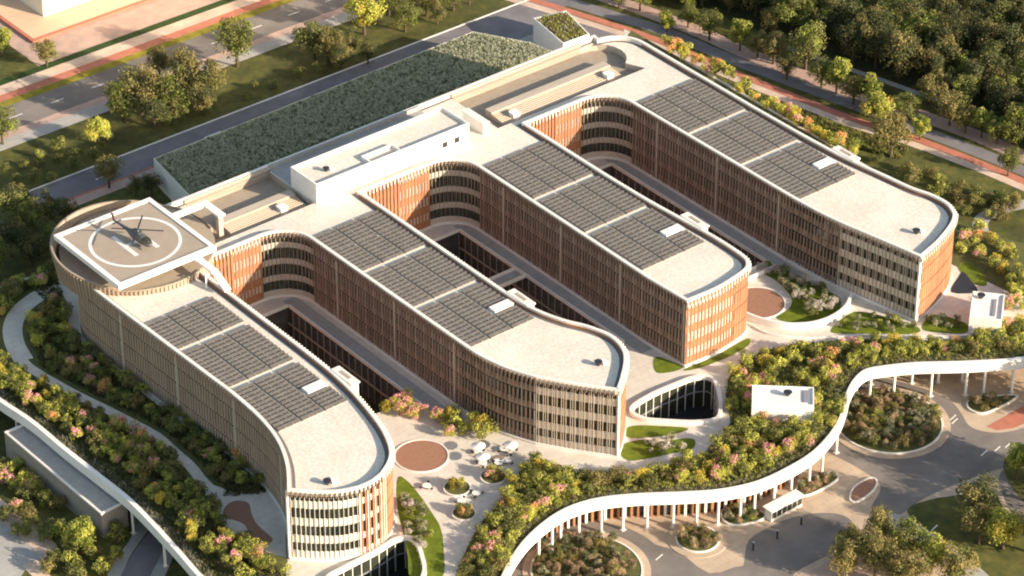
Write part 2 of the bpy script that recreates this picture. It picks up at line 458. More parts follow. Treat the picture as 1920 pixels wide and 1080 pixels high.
for (x, y, zb) in [(49.5,60.0,16.6),(80.5,60.2,16.6),(-22,60,16.6)]:
    b = MB(); b.box(x-1,y-1,zb-.4,x+1,y+1,zb+1.1, white); b.box(x-1.15,y-1.15,zb+1.1,x+1.15,y+1.15,zb+1.25, white)
    b.build('plant_box', HB)
b = MB()
b.box(36.6,56.2,17.56,38.2,64.5,20.6, white); b.box(36.3,56,20.6,38.5,64.8,20.9, coping)
b.build('fin_wall', HB)

# white roof block with its own parapet
wb = MB()
wx0, wx1, wy0, wy1, wz = -14.6, 31.6, 55.9, 66.3, 22.2
wb.box(wx0,wy0,17.56,wx1,wy1,wz, gravel)
o = wb.build('roof_block', HB)
b = MB()
b.box(wx0-.12,wy0-.12,17.57,wx1+.12,wy0+.3,wz+.85, white)
b.box(wx0-.12,wy1-.3,17.57,wx1+.12,wy1+.12,wz+.85, white)
b.box(wx0-.12,wy0+.3,17.57,wx0+.3,wy1-.3,wz+.848, white)
b.box(wx1-.3,wy0+.3,17.57,wx1+.12,wy1-.3,wz+.848, white)
b.box(2.0,wy0+3.6,wz,10.6,wy0+4.0,wz+.8, white); b.box(1.6,wy0+.3,wz,2.0,wy0+4.0,wz+.83, white); b.box(10.6,wy0+.3,wz,11.0,wy0+4.0,wz+.83, white)
b.build('block_parapet', HB)
for x in (24.2, 27.9):
    b = MB(); b.box(x-.75,wy0-.2,18.9,x+.75,wy0-.125,20.4, black); b.build('hatch_window', HB)
b = MB(); b.box(-14.6,66.6,17.4,31.6,75.9,17.7, grayp); b.box(-14.6,75.9,17.0,31.6,76.4,18.7, grayp); b.build('shaded_rear_roof', HB)  # rear roof strip; its grey holds the shadow cast by the block
# small rooftop vents: pale plinth, black cone standing in for its cast shadow
def vent(x, y, z, s=1.0, parent=HB):
    b = MB(); b.box(x-.1,y-.8*s,z,x+1.3*s,y+.8*s,z+.5*s, white)
    b.build('vent_plinth', parent)
    b = MB(); b.tube((x-1.0*s,y,z), (x-1.0*s,y,z+1.1*s), .35*s, .95*s, black, 10); b.build('vent_shadow', parent)
for (x, y) in [(-77.9,-36.6),(-4.6,-38.6),(89.4,-43.7)]: vent(x, y, 17.55)
vent(-7.5, 60.5, 22.2, .9)

# solar arrays
def solar_block(x0, x1, y1, y0, z=17.72):
    b = MB(); n = max(1, round((y1-y0)/1.5)); st = (y1-y0)/n
    for i in range(n):
        ya = y0+i*st; yb = ya+st*.74; za, zb = z, z+.36
        b.hexa([(x0,ya,za-.05),(x1,ya,za-.05),(x1,yb,zb-.05),(x0,yb,zb-.05)], [(x0,ya,za),(x1,ya,za),(x1,yb,zb),(x0,yb,zb)], solar)
        b.hexa([(x0,ya-.05,za-.06),(x1,ya-.05,za-.06),(x1,ya+.07,za-.02),(x0,ya+.07,za-.02)], [(x0,ya-.05,za+.03),(x1,ya-.05,za+.03),(x1,ya+.07,za+.05),(x0,ya+.07,za+.05)], sframe)
    k = max(2, round((x1-x0)/2.0))
    for j in range(1, k):
        x = x0+(x1-x0)*j/k
        b.hexa([(x-.06,y0,z+.05),(x+.06,y0,z+.05),(x+.06,y1-st*.26,z+.05),(x-.06,y1-st*.26,z+.05)], [(x-.06,y0,z+.2),(x+.06,y0,z+.2),(x+.06,y1-st*.26,z+.2),(x-.06,y1-st*.26,z+.2)], sframe)
    for xx in (x0+.5, x1-.5): b.box(xx-.06,y0,17.58,xx+.06,y1,z-.06, metal)
    b.box(x0,y0,17.556,x1,y1,17.57, underm)
    return b.build('solar_array', HB)
WX = [(-75.9,-57.4),(-24.3,-5.1),(27.5,46.6),(76.9,95.8)]
for wi, (xa, xb) in enumerate(WX):
    cw = (xb-xa-.7)/3
    if wi == 0: gs = [(38.2,25.0),(23.4,5.6),(4.1,-14.8)]
    else: gs = [(44.3,24.9),(23.3,5.6),(4.0,-15.4)]
    for gi, (y1, y0) in enumerate(gs):
        for c in range(3):
            x0 = xa+c*(cw+.35); x1 = x0+cw
            if gi == 0 and wi > 0:
                ym = (y1+y0)/2+.6
                if c == 0: ym = ym
                solar_block(x0, x1, y1, ym+.16); solar_block(x0, x1, ym-.16, y0+1.6 if c == 9 else y0)
            elif gi == 2 and c == 2:
                ys = -4.9 if wi == 0 else -5.6
                solar_block(x0, x1, y1, ys+.2); solar_block(x0, x1, ys-2.9, y0)
                b = MB(); b.box(x0+.5,ys-2.5,17.58,x1-.3,ys-.3,18.25, white); b.box(x0+.4,ys-2.6,18.25,x1-.2,ys-.2,18.33, white); b.build('rooflight', HB)
            else: solar_block(x0, x1, y1, y0)
    # white shaft head on the court side
    xs = {0:-53.9, 1:-3.9, 2:49.2, 3:98.6}[wi]
    b = MB(); b.box(xs+.1,-11.4,12.5,xs+1.9,-4.0,18.3, cream); b.box(xs-.2,-11.6,18.3,xs+2.2,-3.8,18.7, coping); b.box(xs+.7,-9.4,18.7,xs+1.5,-5.8,18.78, louvd)
    b.build('lift_shaft', HB)
# gravel edge shading strips: paler maintenance kerb round each array
# ------------------------------------------------------------------ helipad
drum = MB(); dc = (-59.8, 65.4); N = 80
drumm = mat('drum_cladding', (0.36,0.295,0.225), .8, c2=(0.30,0.245,0.185), scale=.25)
P = ell(*dc, 21.0, N); Q = ell(*dc, 20.5, N); P0_ = ell(*dc, 19.0, N); Q0_ = ell(*dc, 18.5, N)
for i in range(N):
    j = (i+1) % N; a = 360*(i+.5)/N
    zb = 14.5 if 60 < a < 225 else 17.56
    if 290 < a < 348: continue
    def dp(k, d):
        an = 2*math.pi*k/N; e = 18.9+1.2*max(0, math.cos(an-R(160)))-d; return (dc[0]+e*math.cos(an), dc[1]+e*math.sin(an), 18.95+2.4*max(0, math.cos(an-R(135)))**.6)
    drum.hexa([(*P0_[i],zb),(*P0_[j],zb),(*Q0_[j],zb),(*Q0_[i],zb)], [dp(i,0),dp(i+1,0),dp(i+1,.5),dp(i,.5)], drumm)
for i in range(120):
    an = 2*math.pi*(i+.5)/120; a = math.degrees(an)
    if 290 < a < 348 or not 100 < a < 290: continue
    e0 = 19.0; e1 = 18.9+1.2*max(0, math.cos(an-R(160))); zt_ = 18.95+2.4*max(0, math.cos(an-R(135)))**.6; zb = 14.5 if a < 225 else 17.56
    ca, sa = math.cos(an), math.sin(an); tx, ty = -sa*.16, ca*.16
    P4 = lambda e, z: [(dc[0]+e*ca-tx, dc[1]+e*sa-ty, z), (dc[0]+(e+.28)*ca-tx, dc[1]+(e+.28)*sa-ty, z), (dc[0]+(e+.28)*ca+tx, dc[1]+(e+.28)*sa+ty, z), (dc[0]+e*ca+tx, dc[1]+e*sa+ty, z)]
    drum.hexa(P4(e0, zb), P4(e1, zt_-.25), taupe)
drum.build('drum_screen', HB)
b = MB(); b.prism(ell(*dc, 18.3, 64), 14.6, 18.64, louvd, mside=drumm); b.build('drum_floor', HB)  # dark colour paints in the shade below the helipad
HX0, HX1, HY0, HY1, HZ = -75.6, -48.7, 48.5, 76.4, 22.5
b = MB(); b.box(HX0,HY0,HZ-.9,HX1,HY1,HZ-.02, white)
for (x, y) in [(-69,55),(-55,55),(-69,70),(-55,70)]: b.tube((x,y,18.6),(x,y,21.6),.6,.6,grayp,12)
b.build('helipad_slab', HB)
b = MB(); b.box(HX0+1.3,HY0+1.3,HZ-.02,HX1-1.3,HY1-1.3,HZ+.02, padm); b.build('helipad_deck', HB)
b = MB()
for (x0,y0,x1,y1) in [(HX0,HY0,HX1,HY0+1.2),(HX0,HY1-1.2,HX1,HY1),(HX0,HY0+1.2,HX0+1.2,HY1-1.2),(HX1-1.2,HY0+1.2,HX1,HY1-1.2)]:
    b.box(x0,y0,HZ-.019,x1,y1,HZ+.28, white)
b.build('helipad_kerb', HB)
hc = (-62.1, 62.3)
b = MB()
N = 64; P = ell(*hc, 10.9, N); Q = ell(*hc, 10.1, N)
for i in range(N):
    j = (i+1) % N; b.poly([(*Q[i],HZ+.035),(*P[i],HZ+.035),(*P[j],HZ+.035),(*Q[j],HZ+.035)], white)
b.build('landing_circle', HB)
b = MB()
for sx in (-1, 1): b.box(hc[0]+sx*2.9-.55,hc[1]-5.2,HZ+.021,hc[0]+sx*2.9+.55,hc[1]+5.2,HZ+.036, white)
b.box(hc[0]-2.35,hc[1]-.55,HZ+.021,hc[0]+2.35,hc[1]+.55,HZ+.036, white)
b.build('landing_letter', HB)
# side landing frame and stair walkway
b = MB()
b.box(-48.7,65.4,HZ-.5,-38.6,67.4,HZ, white); b.box(-40.6,59.4,HZ-.5,-38.6,65.4,HZ, white)
b.box(-40.2,60.0,15.72,-39.0,61.2,HZ-.5, pitc)
b.build('side_gangway', HB)
b = MB()
b.box(-54.9,41.6,HZ-1.2,-53.1,48.5,HZ-.7, white)
b.hexa([(-54.9,36.4,18.75),(-53.1,36.4,18.75),(-53.1,41.6,HZ-1.2),(-54.9,41.6,HZ-1.2)],[(-54.9,36.4,19.2),(-53.1,36.4,19.2),(-53.1,41.6,HZ-.7),(-54.9,41.6,HZ-.7)], white)
b.tube((-56.2,42,17.6),(-56.2,42,21.3),.22,.22,white,8); b.box(-56.4,41.9,21.0,-54.9,42.1,21.3,white)
b.build('access_ramp', HB)

# helicopter: nose to -y, tail to +y
hel_dark = mat('helicopter_paint', (0.06,0.065,0.075), .3, c2=(0.10,0.10,0.10), scale=.5, spec=.5)
hel_red = mat('helicopter_stripe', (0.25,0.14,0.11), .4, var=.1, scale=1)
hel = empty('helicopter', (-61.9, 61.2, HZ+.02), R(8)); hel.scale = (1.12, 1.12, 1.12)
tag(hel, 'dark grey helicopter parked over the landing letter on the helipad', 'helicopter')
def loft(b, secs, m, n=12):
    a = len(b.v); k = b.mid(m)
    for (y, cz, rx, rz) in secs:
        for i in range(n):
            t = 2*math.pi*i/n; b.v.append((rx*math.cos(t), y, cz+rz*math.sin(t)))
    for s in range(len(secs)-1):
        for i in range(n):
            j = (i+1) % n; b.f.append((a+s*n+i, a+s*n+j, a+(s+1)*n+j, a+(s+1)*n+i)); b.mi.append(k)
    b.f.append(tuple(a+i for i in range(n))); b.mi.append(k)
    b.f.append(tuple(a+(len(secs)-1)*n+i for i in range(n))[::-1]); b.mi.append(k)
b = MB(); loft(b, [(-4.2,1.3,.15,.15),(-3.9,1.35,.6,.5),(-3.0,1.55,1.0,.9),(-1.5,1.75,1.15,1.15),(.5,1.8,1.15,1.15),(1.8,1.95,.85,.85),(3.2,2.15,.45,.45),(5.5,2.35,.28,.28),(7.6,2.5,.2,.22)], hel_dark); b.build('fuselage', hel)
b = MB(); loft(b, [(-4.0,1.62,.35,.25),(-3.4,1.8,.8,.55),(-2.6,1.95,.93,.68),(-1.7,2.1,.9,.65)], glassd); b.build('windscreen', hel)
b = MB(); b.hexa([(-.06,6.8,2.4),(.06,6.8,2.4),(.06,7.9,2.4),(-.06,7.9,2.4)],[(-.05,7.6,4.1),(.05,7.6,4.1),(.05,8.3,4.1),(-.05,8.3,4.1)], hel_red); b.box(-1.2,6.4,2.4,1.2,6.9,2.48,hel_dark); b.build('tail_fin', hel)
b = MB()
for i in range(4):
    a = R(90*i+20); b.tube((.25,7.9,3.2),(.25,7.9+math.cos(a)*1.0,3.2+math.sin(a)*1.0),.07,.05,black,6)
b.build('tail_rotor', hel)
b = MB(); b.tube((0,0,2.7),(0,0,3.5),.3,.2,metal,8); b.box(-.55,-1.0,2.75,.55,1.4,3.1,hel_dark); b.build('rotor_mast', hel)
for i in range(4):
    b = MB(); a = R(90*i+38); u = (math.cos(a), math.sin(a)); b.obox((u[0]*2.8,u[1]*2.8), u, 2.7, .16, 3.42, 3.5, black); b.build('rotor_blade', hel)
for s in (-1, 1):
    b = MB(); b.tube((s*1.15,-2.6,.12),(s*1.15,2.0,.12),.09,.09,metal,6)
    b.tube((s*1.15,-1.4,.12),(s*.6,-1.4,1.0),.06,.06,metal,6); b.tube((s*1.15,1.0,.12),(s*.6,1.0,1.0),.06,.06,metal,6); b.build('skid', hel)

# ------------------------------------------------------------------ podium deck
rib_r = [(2040,655),(1980,665),(1920,672),(1880,676),(1800,680),(1720,682),(1660,688),(1625,695),(1605,712),(1592,735),(1585,762),(1575,790),(1555,820),(1525,850),(1480,878),(1420,905),(1350,920),(1280,925),(1200,928),(1130,935),(1080,948),(1040,968),(1000,1000),(970,1035),(945,1080),(925,1125)]
rib_l = [(420,1125),(375,1080),(340,1040),(290,985),(240,935),(190,895),(120,840),(60,790),(0,750),(-60,705)]
RR = spline([at(x,y,.8) for x,y in rib_r], 5)
RL = spline([at(x,y,.8) for x,y in rib_l], 5)
back = [(-124,92),(-112,108),at(0,534,.3),at(50,518,.3),at(104,503,.3),(-62,96),(-30,88),(40,86),(112,90),(120,100),(122,72),(122,20),(121.5,-20),(120.5,-36),at(1850,452,.3),at(1895,482,.3),at(1960,500,.3),(140,-70)]
deckpoly = RR+RL+back      # clockwise
deckpoly = deckpoly[::-1]
holes = [
 [(-53.4,-2.5),(-31.3,-2.5),(-31.3,45.6),(-53.4,45.6)],
 [(-3.7,-12),(21.2,-12),(21.2,46.6),(-3.7,46.6)],
 [(49.6,-11),(70.8,-11),(70.8,47.2),(49.6,47.2)],
]
pav1 = spline([(5.4,-38.3),(12.0,-37.1),(19,-37.4),(24.5,-38.1),(27.0,-40.6),(24.4,-45.6),(20.4,-50.6),(17.4,-52.6),(13.2,-50.6),(8.6,-46.4),(5.0,-42.2)], 4, True)
pav2 = spline([(-86,-45.5),(-80,-44.6),(-72,-44.3),(-66,-43.6),(-63.6,-45.6),(-65.5,-51),(-70,-57),(-80,-60),(-90,-52)], 4, True)
holes += [pav1, pav2]
b = MB(); b.prism(deckpoly, -1.6, 0.0, paving, holes=holes, mside=cream)
kind(b.build('deck_pavement'), 'structure')
# white fascia ribbon
def fascia(P, name, label, group):
    b = MB(); Qo = offs(P, .35); Qi = offs(P, -.55); Qm = offs(P, -.15)
    ring(b, Qo, Qm, -1.9, .25, white, False)
    ring(b, offs(P,.55), Qi, .25, .95, white, False)
    o = b.build(name); tag(o, label, 'parapet', group); return o
fascia(RR, 'deck_parapet', 'bright white wavy parapet along the front edge of the garden deck above the roads', 'white parapets of the deck')
fascia(RL, 'deck_parapet', 'grey-white shaded parapet of the deck beside the long taupe wing', 'white parapets of the deck')
# columns under the fascia
def col_at(P, px):
    best = min(P, key=lambda p: abs((960+F_PX*((Vector((*p,.8))-CAM).dot(RT))/((Vector((*p,.8))-CAM).dot(FW)))-px)); return best
cb = MB(); cb.tube((0,0,0),(0,0,7.5),.33,.33,white,10)
cb.box(-.6,-.6,0,.6,.6,.12,cream); cm_ = cb.mesh('column')
RRi = offs(RR, -.7)
cpx = [1010,1033,1055,1088,1130,1175,1217,1263,1305,1347,1385,1423,1453,1483,1522,1547,1572]
WHERE = ['under the left bend of the white parapet','under the middle of the white parapet before the orange wall','beside the round planter under the parapet','under the far right run of the white parapet']
def column(x, y, lab):
    o = bpy.data.objects.new('column', cm_); COL.objects.link(o); o.location = (x, y, G+.02); tag(o, lab, 'column', 'white columns carrying the deck edge')
ORD = ['first','second','third','fourth','fifth','sixth','seventh','eighth','ninth','tenth','eleventh','twelfth','thirteenth','fourteenth','fifteenth','sixteenth','seventeenth','eighteenth','nineteenth','twentieth','twenty-first','twenty-second','twenty-third','twenty-fourth','twenty-fifth','twenty-sixth']
for i, px in enumerate(cpx):
    x, y = col_at(RRi, px); column(x, y, 'slim white column, %s along the curved white parapet from the planter at the bottom' % ORD[i])
far = [p for p in RRi if 960+F_PX*((Vector((*p,0))-CAM).dot(RT))/((Vector((*p,0))-CAM).dot(FW)) > 1600 and p[0] > 55]
for i, px in enumerate([1633,1677,1753,1808,1850,1905]):
    x, y = col_at(far, px); column(x, y, 'slim white column, %s from the round planter on the straight far run of the parapet' % ORD[i])
for i, px in enumerate([1700,1780,1830,1880]):
    x, y = col_at(far, px); n = (-.45, .9); column(x-3, y+9, 'white column of the back row in the shade under the far deck, %s from the planter' % ORD[i])
for i, px in enumerate([30,130,247,310]):
    x, y = col_at(offs(RL, -.7), px); column(x, y, 'shaded white column under the grey-white deck edge, %s from the top end' % ORD[i])
# recessed podium facade: screens behind the columns
IN = offs(RR, -5.5); INs = [p for p in IN if p[0] < 60]
FB = empty('podium_facade'); tag(FB, 'recessed ground-floor front with dark glass and terracotta fins behind the white columns', 'facade')
b = MB(); Q = offs(INs, -.4); ring(b, INs, Q, G, -1.65, glassd, False); b.build('glass_wall', FB)
b = MB(); S = resample(INs, 1.5)
for i in range(len(S)-1):
    a, c = S[i], S[i+1]; L = math.dist(a, c); u = ((c[0]-a[0])/L, (c[1]-a[1])/L); n = (u[1], -u[0])
    # outward is the road side
    s = 1 if (n[0]*(CAM.x-a[0])+n[1]*(CAM.y-a[1])) > 0 else -1
    b.obox((a[0]+n[0]*s*.4, a[1]+n[1]*s*.4), u, .28, .35, G, -1.7, terra if i % 3 else coping)
b.build('fins', FB)
INl = offs(RL, -9.0); b = MB(); ring(b, INl, offs(INl, -.4), G, -1.65, glassd, False)
tag(b.build('podium_wall'), 'dark shaded ground-floor wall under the deck edge beside the flat-roofed canopy', 'wall')

# sunken courts
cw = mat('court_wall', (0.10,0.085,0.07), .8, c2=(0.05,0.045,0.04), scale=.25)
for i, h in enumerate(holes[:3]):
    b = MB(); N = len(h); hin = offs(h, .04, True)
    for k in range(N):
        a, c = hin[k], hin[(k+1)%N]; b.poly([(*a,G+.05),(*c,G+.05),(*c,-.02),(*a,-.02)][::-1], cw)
    # mullions on the walls
    x0, y0, x1, y1 = h[0][0], h[0][1], h[2][0], h[2][1]
    y = y0+1
    while y < y1:
        b.box(x1-.25,y-.1,G+.1,x1-.02,y+.1,-.1, metal); b.box(x0+.02,y-.1,G+.1,x0+.25,y+.1,-.1, metal); y += 2.5
    b.box(x1-.3,y0,-4.6,x1-.02,y1,-4.2, louvd); b.box(x0+.02,y0,-4.6,x0+.3,y1,-4.2, louvd)
    o = b.build('court_wall')
    tag(o, ['dark glazed lining of the sunken court between the two nearest wings','dark glazed lining of the sunken court between the two middle wings','dark glazed lining of the sunken court between the two farthest wings'][i], 'wall', 'sunken court linings')
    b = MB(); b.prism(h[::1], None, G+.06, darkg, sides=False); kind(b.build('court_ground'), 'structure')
    # kerb rail of the walkway
    b = MB(); b.box(x1+.02,y0-4,0.01,x1+.45,y1,.75, coping); b.box(x0-.2,y1+.02,.01,x1,y1+.4,.75, coping)
    tag(b.build('walkway_kerb'), ['pale kerb of the walkway along the second wing from the front','pale kerb of the walkway along the third wing from the front','pale kerb of the walkway along the farthest wing'][i], 'kerb', 'walkway kerbs')
    b = MB(); b.prism([(x1+.45,y0-10),(x1+4.2,y0-10),(x1+4.2,y1+3),(x1+.45,y1+3)], None, .02, grayp, sides=False); kind(b.build('walkway'), 'structure')
b = MB(); b.box(-3.0,20.5,-.35,21.4,24.5,-.05, grayp); b.box(-3.0,20.4,-.05,21.4,20.6,.9, coping); b.box(-3.0,24.4,-.05,21.4,24.6,.9, coping)
tag(b.build('footbridge'), 'short grey footbridge crossing the court between the middle wings', 'bridge', 'court footbridges')
b = MB(); b.box(49.4,-14.8,.03,70.9,-12.2,.4, coping); b.box(49.4,-14.9,.4,70.9,-14.7,1.4, white); b.box(49.4,-12.3,.4,70.9,-12.1,1.4, white)
tag(b.build('footbridge'), 'low white footbridge beside the brick circle at the third wing tip', 'bridge', 'court footbridges')
# sunken pavilions with glazed sides
for i, h in enumerate(holes[3:]):
    E_ = empty('glass_pavilion'); tag(E_, ['dark glazed light well with pale rim between the second and third wing tips', 'dark glazed light well with pale rim at the foot of the nearest wing'][i], 'light well', 'glazed light wells')
    b = MB(); N = len(h)
    ar = sum(h[k][0]*h[(k+1)%N][1]-h[(k+1)%N][0]*h[k][1] for k in range(N))
    hin = offs(h, .04 if ar > 0 else -.04, True)
    for k in range(N):
        a, c = hin[k], hin[(k+1)%N]; b.poly([(*a,-7.5),(*c,-7.5),(*c,-.1),(*a,-.1)], glassd)
    b.prism(h, None, -7.5, black, sides=False); b.build('glass_wall', E_)
    b = MB(); sg = -1 if ar > 0 else 1
    ring(b, h, offs(h, sg*.9, True), .01, .9, coping); b.build('rim', E_)
    b = MB(); S = resample(offs(h, -sg*.12, True), 2.4, True)
    for p in S: b.box(p[0]-.09,p[1]-.09,-7.4,p[0]+.09,p[1]+.09,.5, coping)
    I1 = offs(h, -sg*.2, True); ring(b, I1, offs(h, -sg*.02, True), -3.4, -3.1, metal); b.build('mullion_frame', E_)

# garden surfaces on the deck ----------------------------------------------------
def patch(name, px, z, m, n=4, k='structure', sm=True, z0=0.0):
    P = ats(px, z0)
    if sm: P = spline(P, n, True)
    b = MB(); b.prism(P, None, z, m, sides=False); o = b.build(name); o['kind'] = k; return o
# left garden soil
P = RL[1:-1]; P = [(x+1.0, y) for x, y in P]
b = MB(); lg = [(-78.3,54),(-77.9,30),(-77.3,2),(-79.7,-18),(-83.3,-27),(-88.4,-34.4),(-92,-36),(-104.2,-36)]
b.prism(P[::1]+[at(0,540,0), at(100,508,0), (-76,72),(-78.8,64)]+lg, None, .02, soil, sides=False); kind(b.build('garden_ground'), 'structure')
lpath = spline(ats([(110,532),(80,553),(40,580),(22,612),(26,645),(45,680),(75,702),(120,728),(158,748),(200,768),(246,792),(292,817),(325,846),(355,872),(378,900),(400,922)]), 5)
o = strip(lpath, 2.6, .05, paving, 'garden_path'); kind(o, 'structure')
lpath2 = spline(ats([(100,538),(70,556),(38,582),(24,612),(28,645),(45,676)]), 5)
o = strip(lpath2, 4.6, .045, paving, 'garden_path'); kind(o, 'structure')
patch('plaza_pavement', [(385,905),(410,913),(440,925),(475,925),(495,918),(512,925),(534,955),(537,1046),(500,1035),(450,1008),(430,992),(408,975),(393,950),(385,930)], .06, paving, sm=False)
o = patch('paved_bed', [(418,960),(428,945),(445,939),(466,944),(472,965),(484,986),(505,1004),(511,1014),(498,1022),(480,1017),(466,998),(458,984),(440,976),(424,972)], .09, brick)
# front garden band soil
band = [(850,1100),(870,1040),(890,1000),(930,950),(960,905),(990,870),(1012,858),(1060,884),(1130,892),(1200,882),(1270,870),(1320,850),(1360,815),(1372,790),(1360,750),(1365,710),(1385,685),(1430,658),(1500,646),(1560,640),(1640,636),(1720,640),(1800,636),(1880,615),(1960,590),(1990,640)]
bandw = ats(band)+[p for p in offs(RR, -.6)[2:-4]]
b = MB(); b.prism(bandw, None, .02, soil, sides=False); kind(b.build('garden_ground'), 'structure')
# right garden soil
b = MB(); b.prism([(105,-34),(103,-8),(103,60),(106,90),(121,98),(121.2,-30),(128,-50),(118,-66),(108,-60)], None, .02, soil, sides=False); kind(b.build('garden_ground'), 'structure')
# lawns
for px in ([(746,896),(765,903),(788,930),(812,965),(826,990),(832,1030),(828,1085),(772,1085),(764,1040),(756,1000),(745,950)],
           [(1168,808),(1190,798),(1240,799),(1290,803),(1270,813),(1220,820),(1180,821)],
           [(1165,835),(1200,825),(1240,828),(1285,822),(1303,826),(1298,842),(1262,850),(1215,860),(1180,864),(1163,852)],
           [(1225,680),(1232,669),(1262,679),(1282,688),(1262,697),(1232,699)],
           [(1282,693),(1340,668),(1400,635),(1403,648),(1360,672),(1305,692)],
           [(1420,505),(1440,495),(1480,508),(1540,540),(1575,560),(1570,590),(1540,605),(1490,606),(1455,596),(1478,580),(1484,560),(1460,530)],
           [(1560,615),(1590,590),(1620,585),(1680,600),(1715,610),(1725,622),(1690,628),(1620,626),(1565,625)],
           [(1735,600),(1755,590),(1790,598),(1815,610),(1810,625),(1760,624),(1730,618)],
           [(1795,500),(1815,492),(1840,510),(1850,535),(1820,530)]):
    patch('lawn', px, .05, lawn)
for i, (x, y, r, la) in enumerate([(-42.9,-21.9,5.9,''),(9.2,-20.5,6.8,''),(57.2,-23.0,6.6,'')]):
    b = MB(); b.prism(ell(x,y,r,48), None, .08, brick, sides=False); kind(b.build('brick_pavement'), 'structure')
    b = MB(); ring(b, ell(x,y,r+.35,48), ell(x,y,r,48), .01, .2, coping)
    tag(b.build('circle_kerb'), ['pale kerb round the brick circle by the nearest wing tip','pale kerb round the brick circle behind the second wing tip','pale kerb round the brick circle by the third wing tip'][i], 'kerb', 'kerbs of the brick circles')
# curved white garden wall between third and farthest wing
P = spline([(50.4,-26.5),(51.6,-30.5),(54.5,-35.5),(59.4,-39.2),(65.2,-40.4),(71.3,-39.2),(76.0,-36.2)], 6)
b = MB(); ring(b, P, offs(P, .6), .01, 1.9, white, False); tag(b.build('garden_wall'), 'low white curved wall round the lawn between the two farthest wings', 'wall')
P = spline(ats([(1405,610),(1440,628),(1500,636),(1580,634),(1660,631),(1740,634),(1815,632)], 0), 6)
b = MB(); ring(b, P, offs(P, .4), .01, .5, coping, False); tag(b.build('planter_kerb'), 'long pale kerb between the lawns and the flowering band by the farthest wing', 'kerb')
# white stair heads in the garden
def stair_head(c, ux, hx, hy, z, lab, bar):
    E_ = empty('stair_head', (0,0,0)); tag(E_, lab, 'stair head', 'white stair heads in the garden')
    b = MB(); b.obox(c, ux, hx, hy, .02, z, white); b.build('walls', E_)
    vx = (-ux[1], ux[0])
    b = MB(); b.obox(c, ux, hx, hy, z+.001, z+.1, white)
    for s in (-1, 1):
        b.obox((c[0]+vx[0]*s*(hy-.15), c[1]+vx[1]*s*(hy-.15)), ux, hx, .15, z+.1, z+.5, white)
        b.obox((c[0]+ux[0]*s*(hx-.15), c[1]+ux[1]*s*(hx-.15)), ux, .15, hy-.3, z+.1, z+.498, white)
    b.build('roof', E_)
    L = lambda a, d: (c[0]+ux[0]*a*hx+vx[0]*d*hy, c[1]+ux[1]*a*hx+vx[1]*d*hy)
    p = L(*bar[0]); b = MB(); b.obox(p, ux, bar[1], bar[2], z+.1, z+.35, metal); b.build('roof_grille', E_)
    p = L(*bar[3]); b = MB(); b.tube((*p,z+.1),(*p,z+1.2),.3,1.05,black,10); b.build('vent_shadow', E_)  # black cone in place of the shadow of a small roof vent
ux = (RT.x, RT.y)
c = at(1468,744,4.6); stair_head(c, (ux[0]-ux[1]*-.068, ux[1]-.068*ux[0]), 7.0, 3.6, 4.6, 'low wide white stair head among the flowering shrubs of the front band', ((.74,.05), .55, 2.3, (.15,.1)))
c = at(1851,576,4.2); stair_head(c, (ux[0]*.983+ux[1]*.185, ux[1]*.983-ux[0]*.185), 3.8, 5.6, 4.2, 'tall narrow white stair head right of the farthest wing tip', ((.45,-.05), .35, 3.6, (-.45,.6)))

# plaza furniture
tb = MB(); tb.tube((0,0,.70),(0,0,.76),.75,.75,white,14); tb.tube((0,0,0),(0,0,.7),.07,.07,metal,6); tb.tube((0,0,0),(0,0,.04),.4,.4,metal,10)
for k in range(4): pass
TM = tb.mesh('table')
ch = MB(); ch.box(-.25,-.25,.40,.25,.25,.46,black); ch.box(-.25,.2,.46,.25,.26,.9,black)
for sx in (-.22,.22):
    for sy in (-.22,.22): ch.tube((sx,sy,0),(sx,sy,.4),.025,.025,metal,5)
CHM = ch.mesh('chair')
ubm = MB(); n = 10
for i in range(n):
    a0, a1 = 2*math.pi*i/n, 2*math.pi*(i+1)/n
    ubm.poly([(0,0,2.9),(1.7*math.cos(a0),1.7*math.sin(a0),2.4),(1.7*math.cos(a1),1.7*math.sin(a1),2.4)], white)
ubm.poly([(1.7*math.cos(2*math.pi*i/n),1.7*math.sin(2*math.pi*i/n),2.38) for i in range(n)][::-1], white)
UM = ubm.mesh('parasol_canopy'); um2 = MB(); um2.tube((0,0,0),(0,0,2.9),.04,.04,metal,6); um2.tube((0,0,0),(0,0,.1),.35,.35,metal,8); UP_ = um2.mesh('parasol_pole')
seats = [(897,852,1),(912,862,0),(905,872,1),(945,846,0),(958,850,1),(950,868,0),(935,872,0),(800,915,0),(893,929,0),(866,943,0)]
NEAR = ['left of the cafe group','in the middle of the cafe group','front left of the cafe group','behind the long bench','at the right end of the cafe group','front right of the cafe group','before the pink planter','beside the yellow round planter','right of the small planters','by the plaza edge garden']
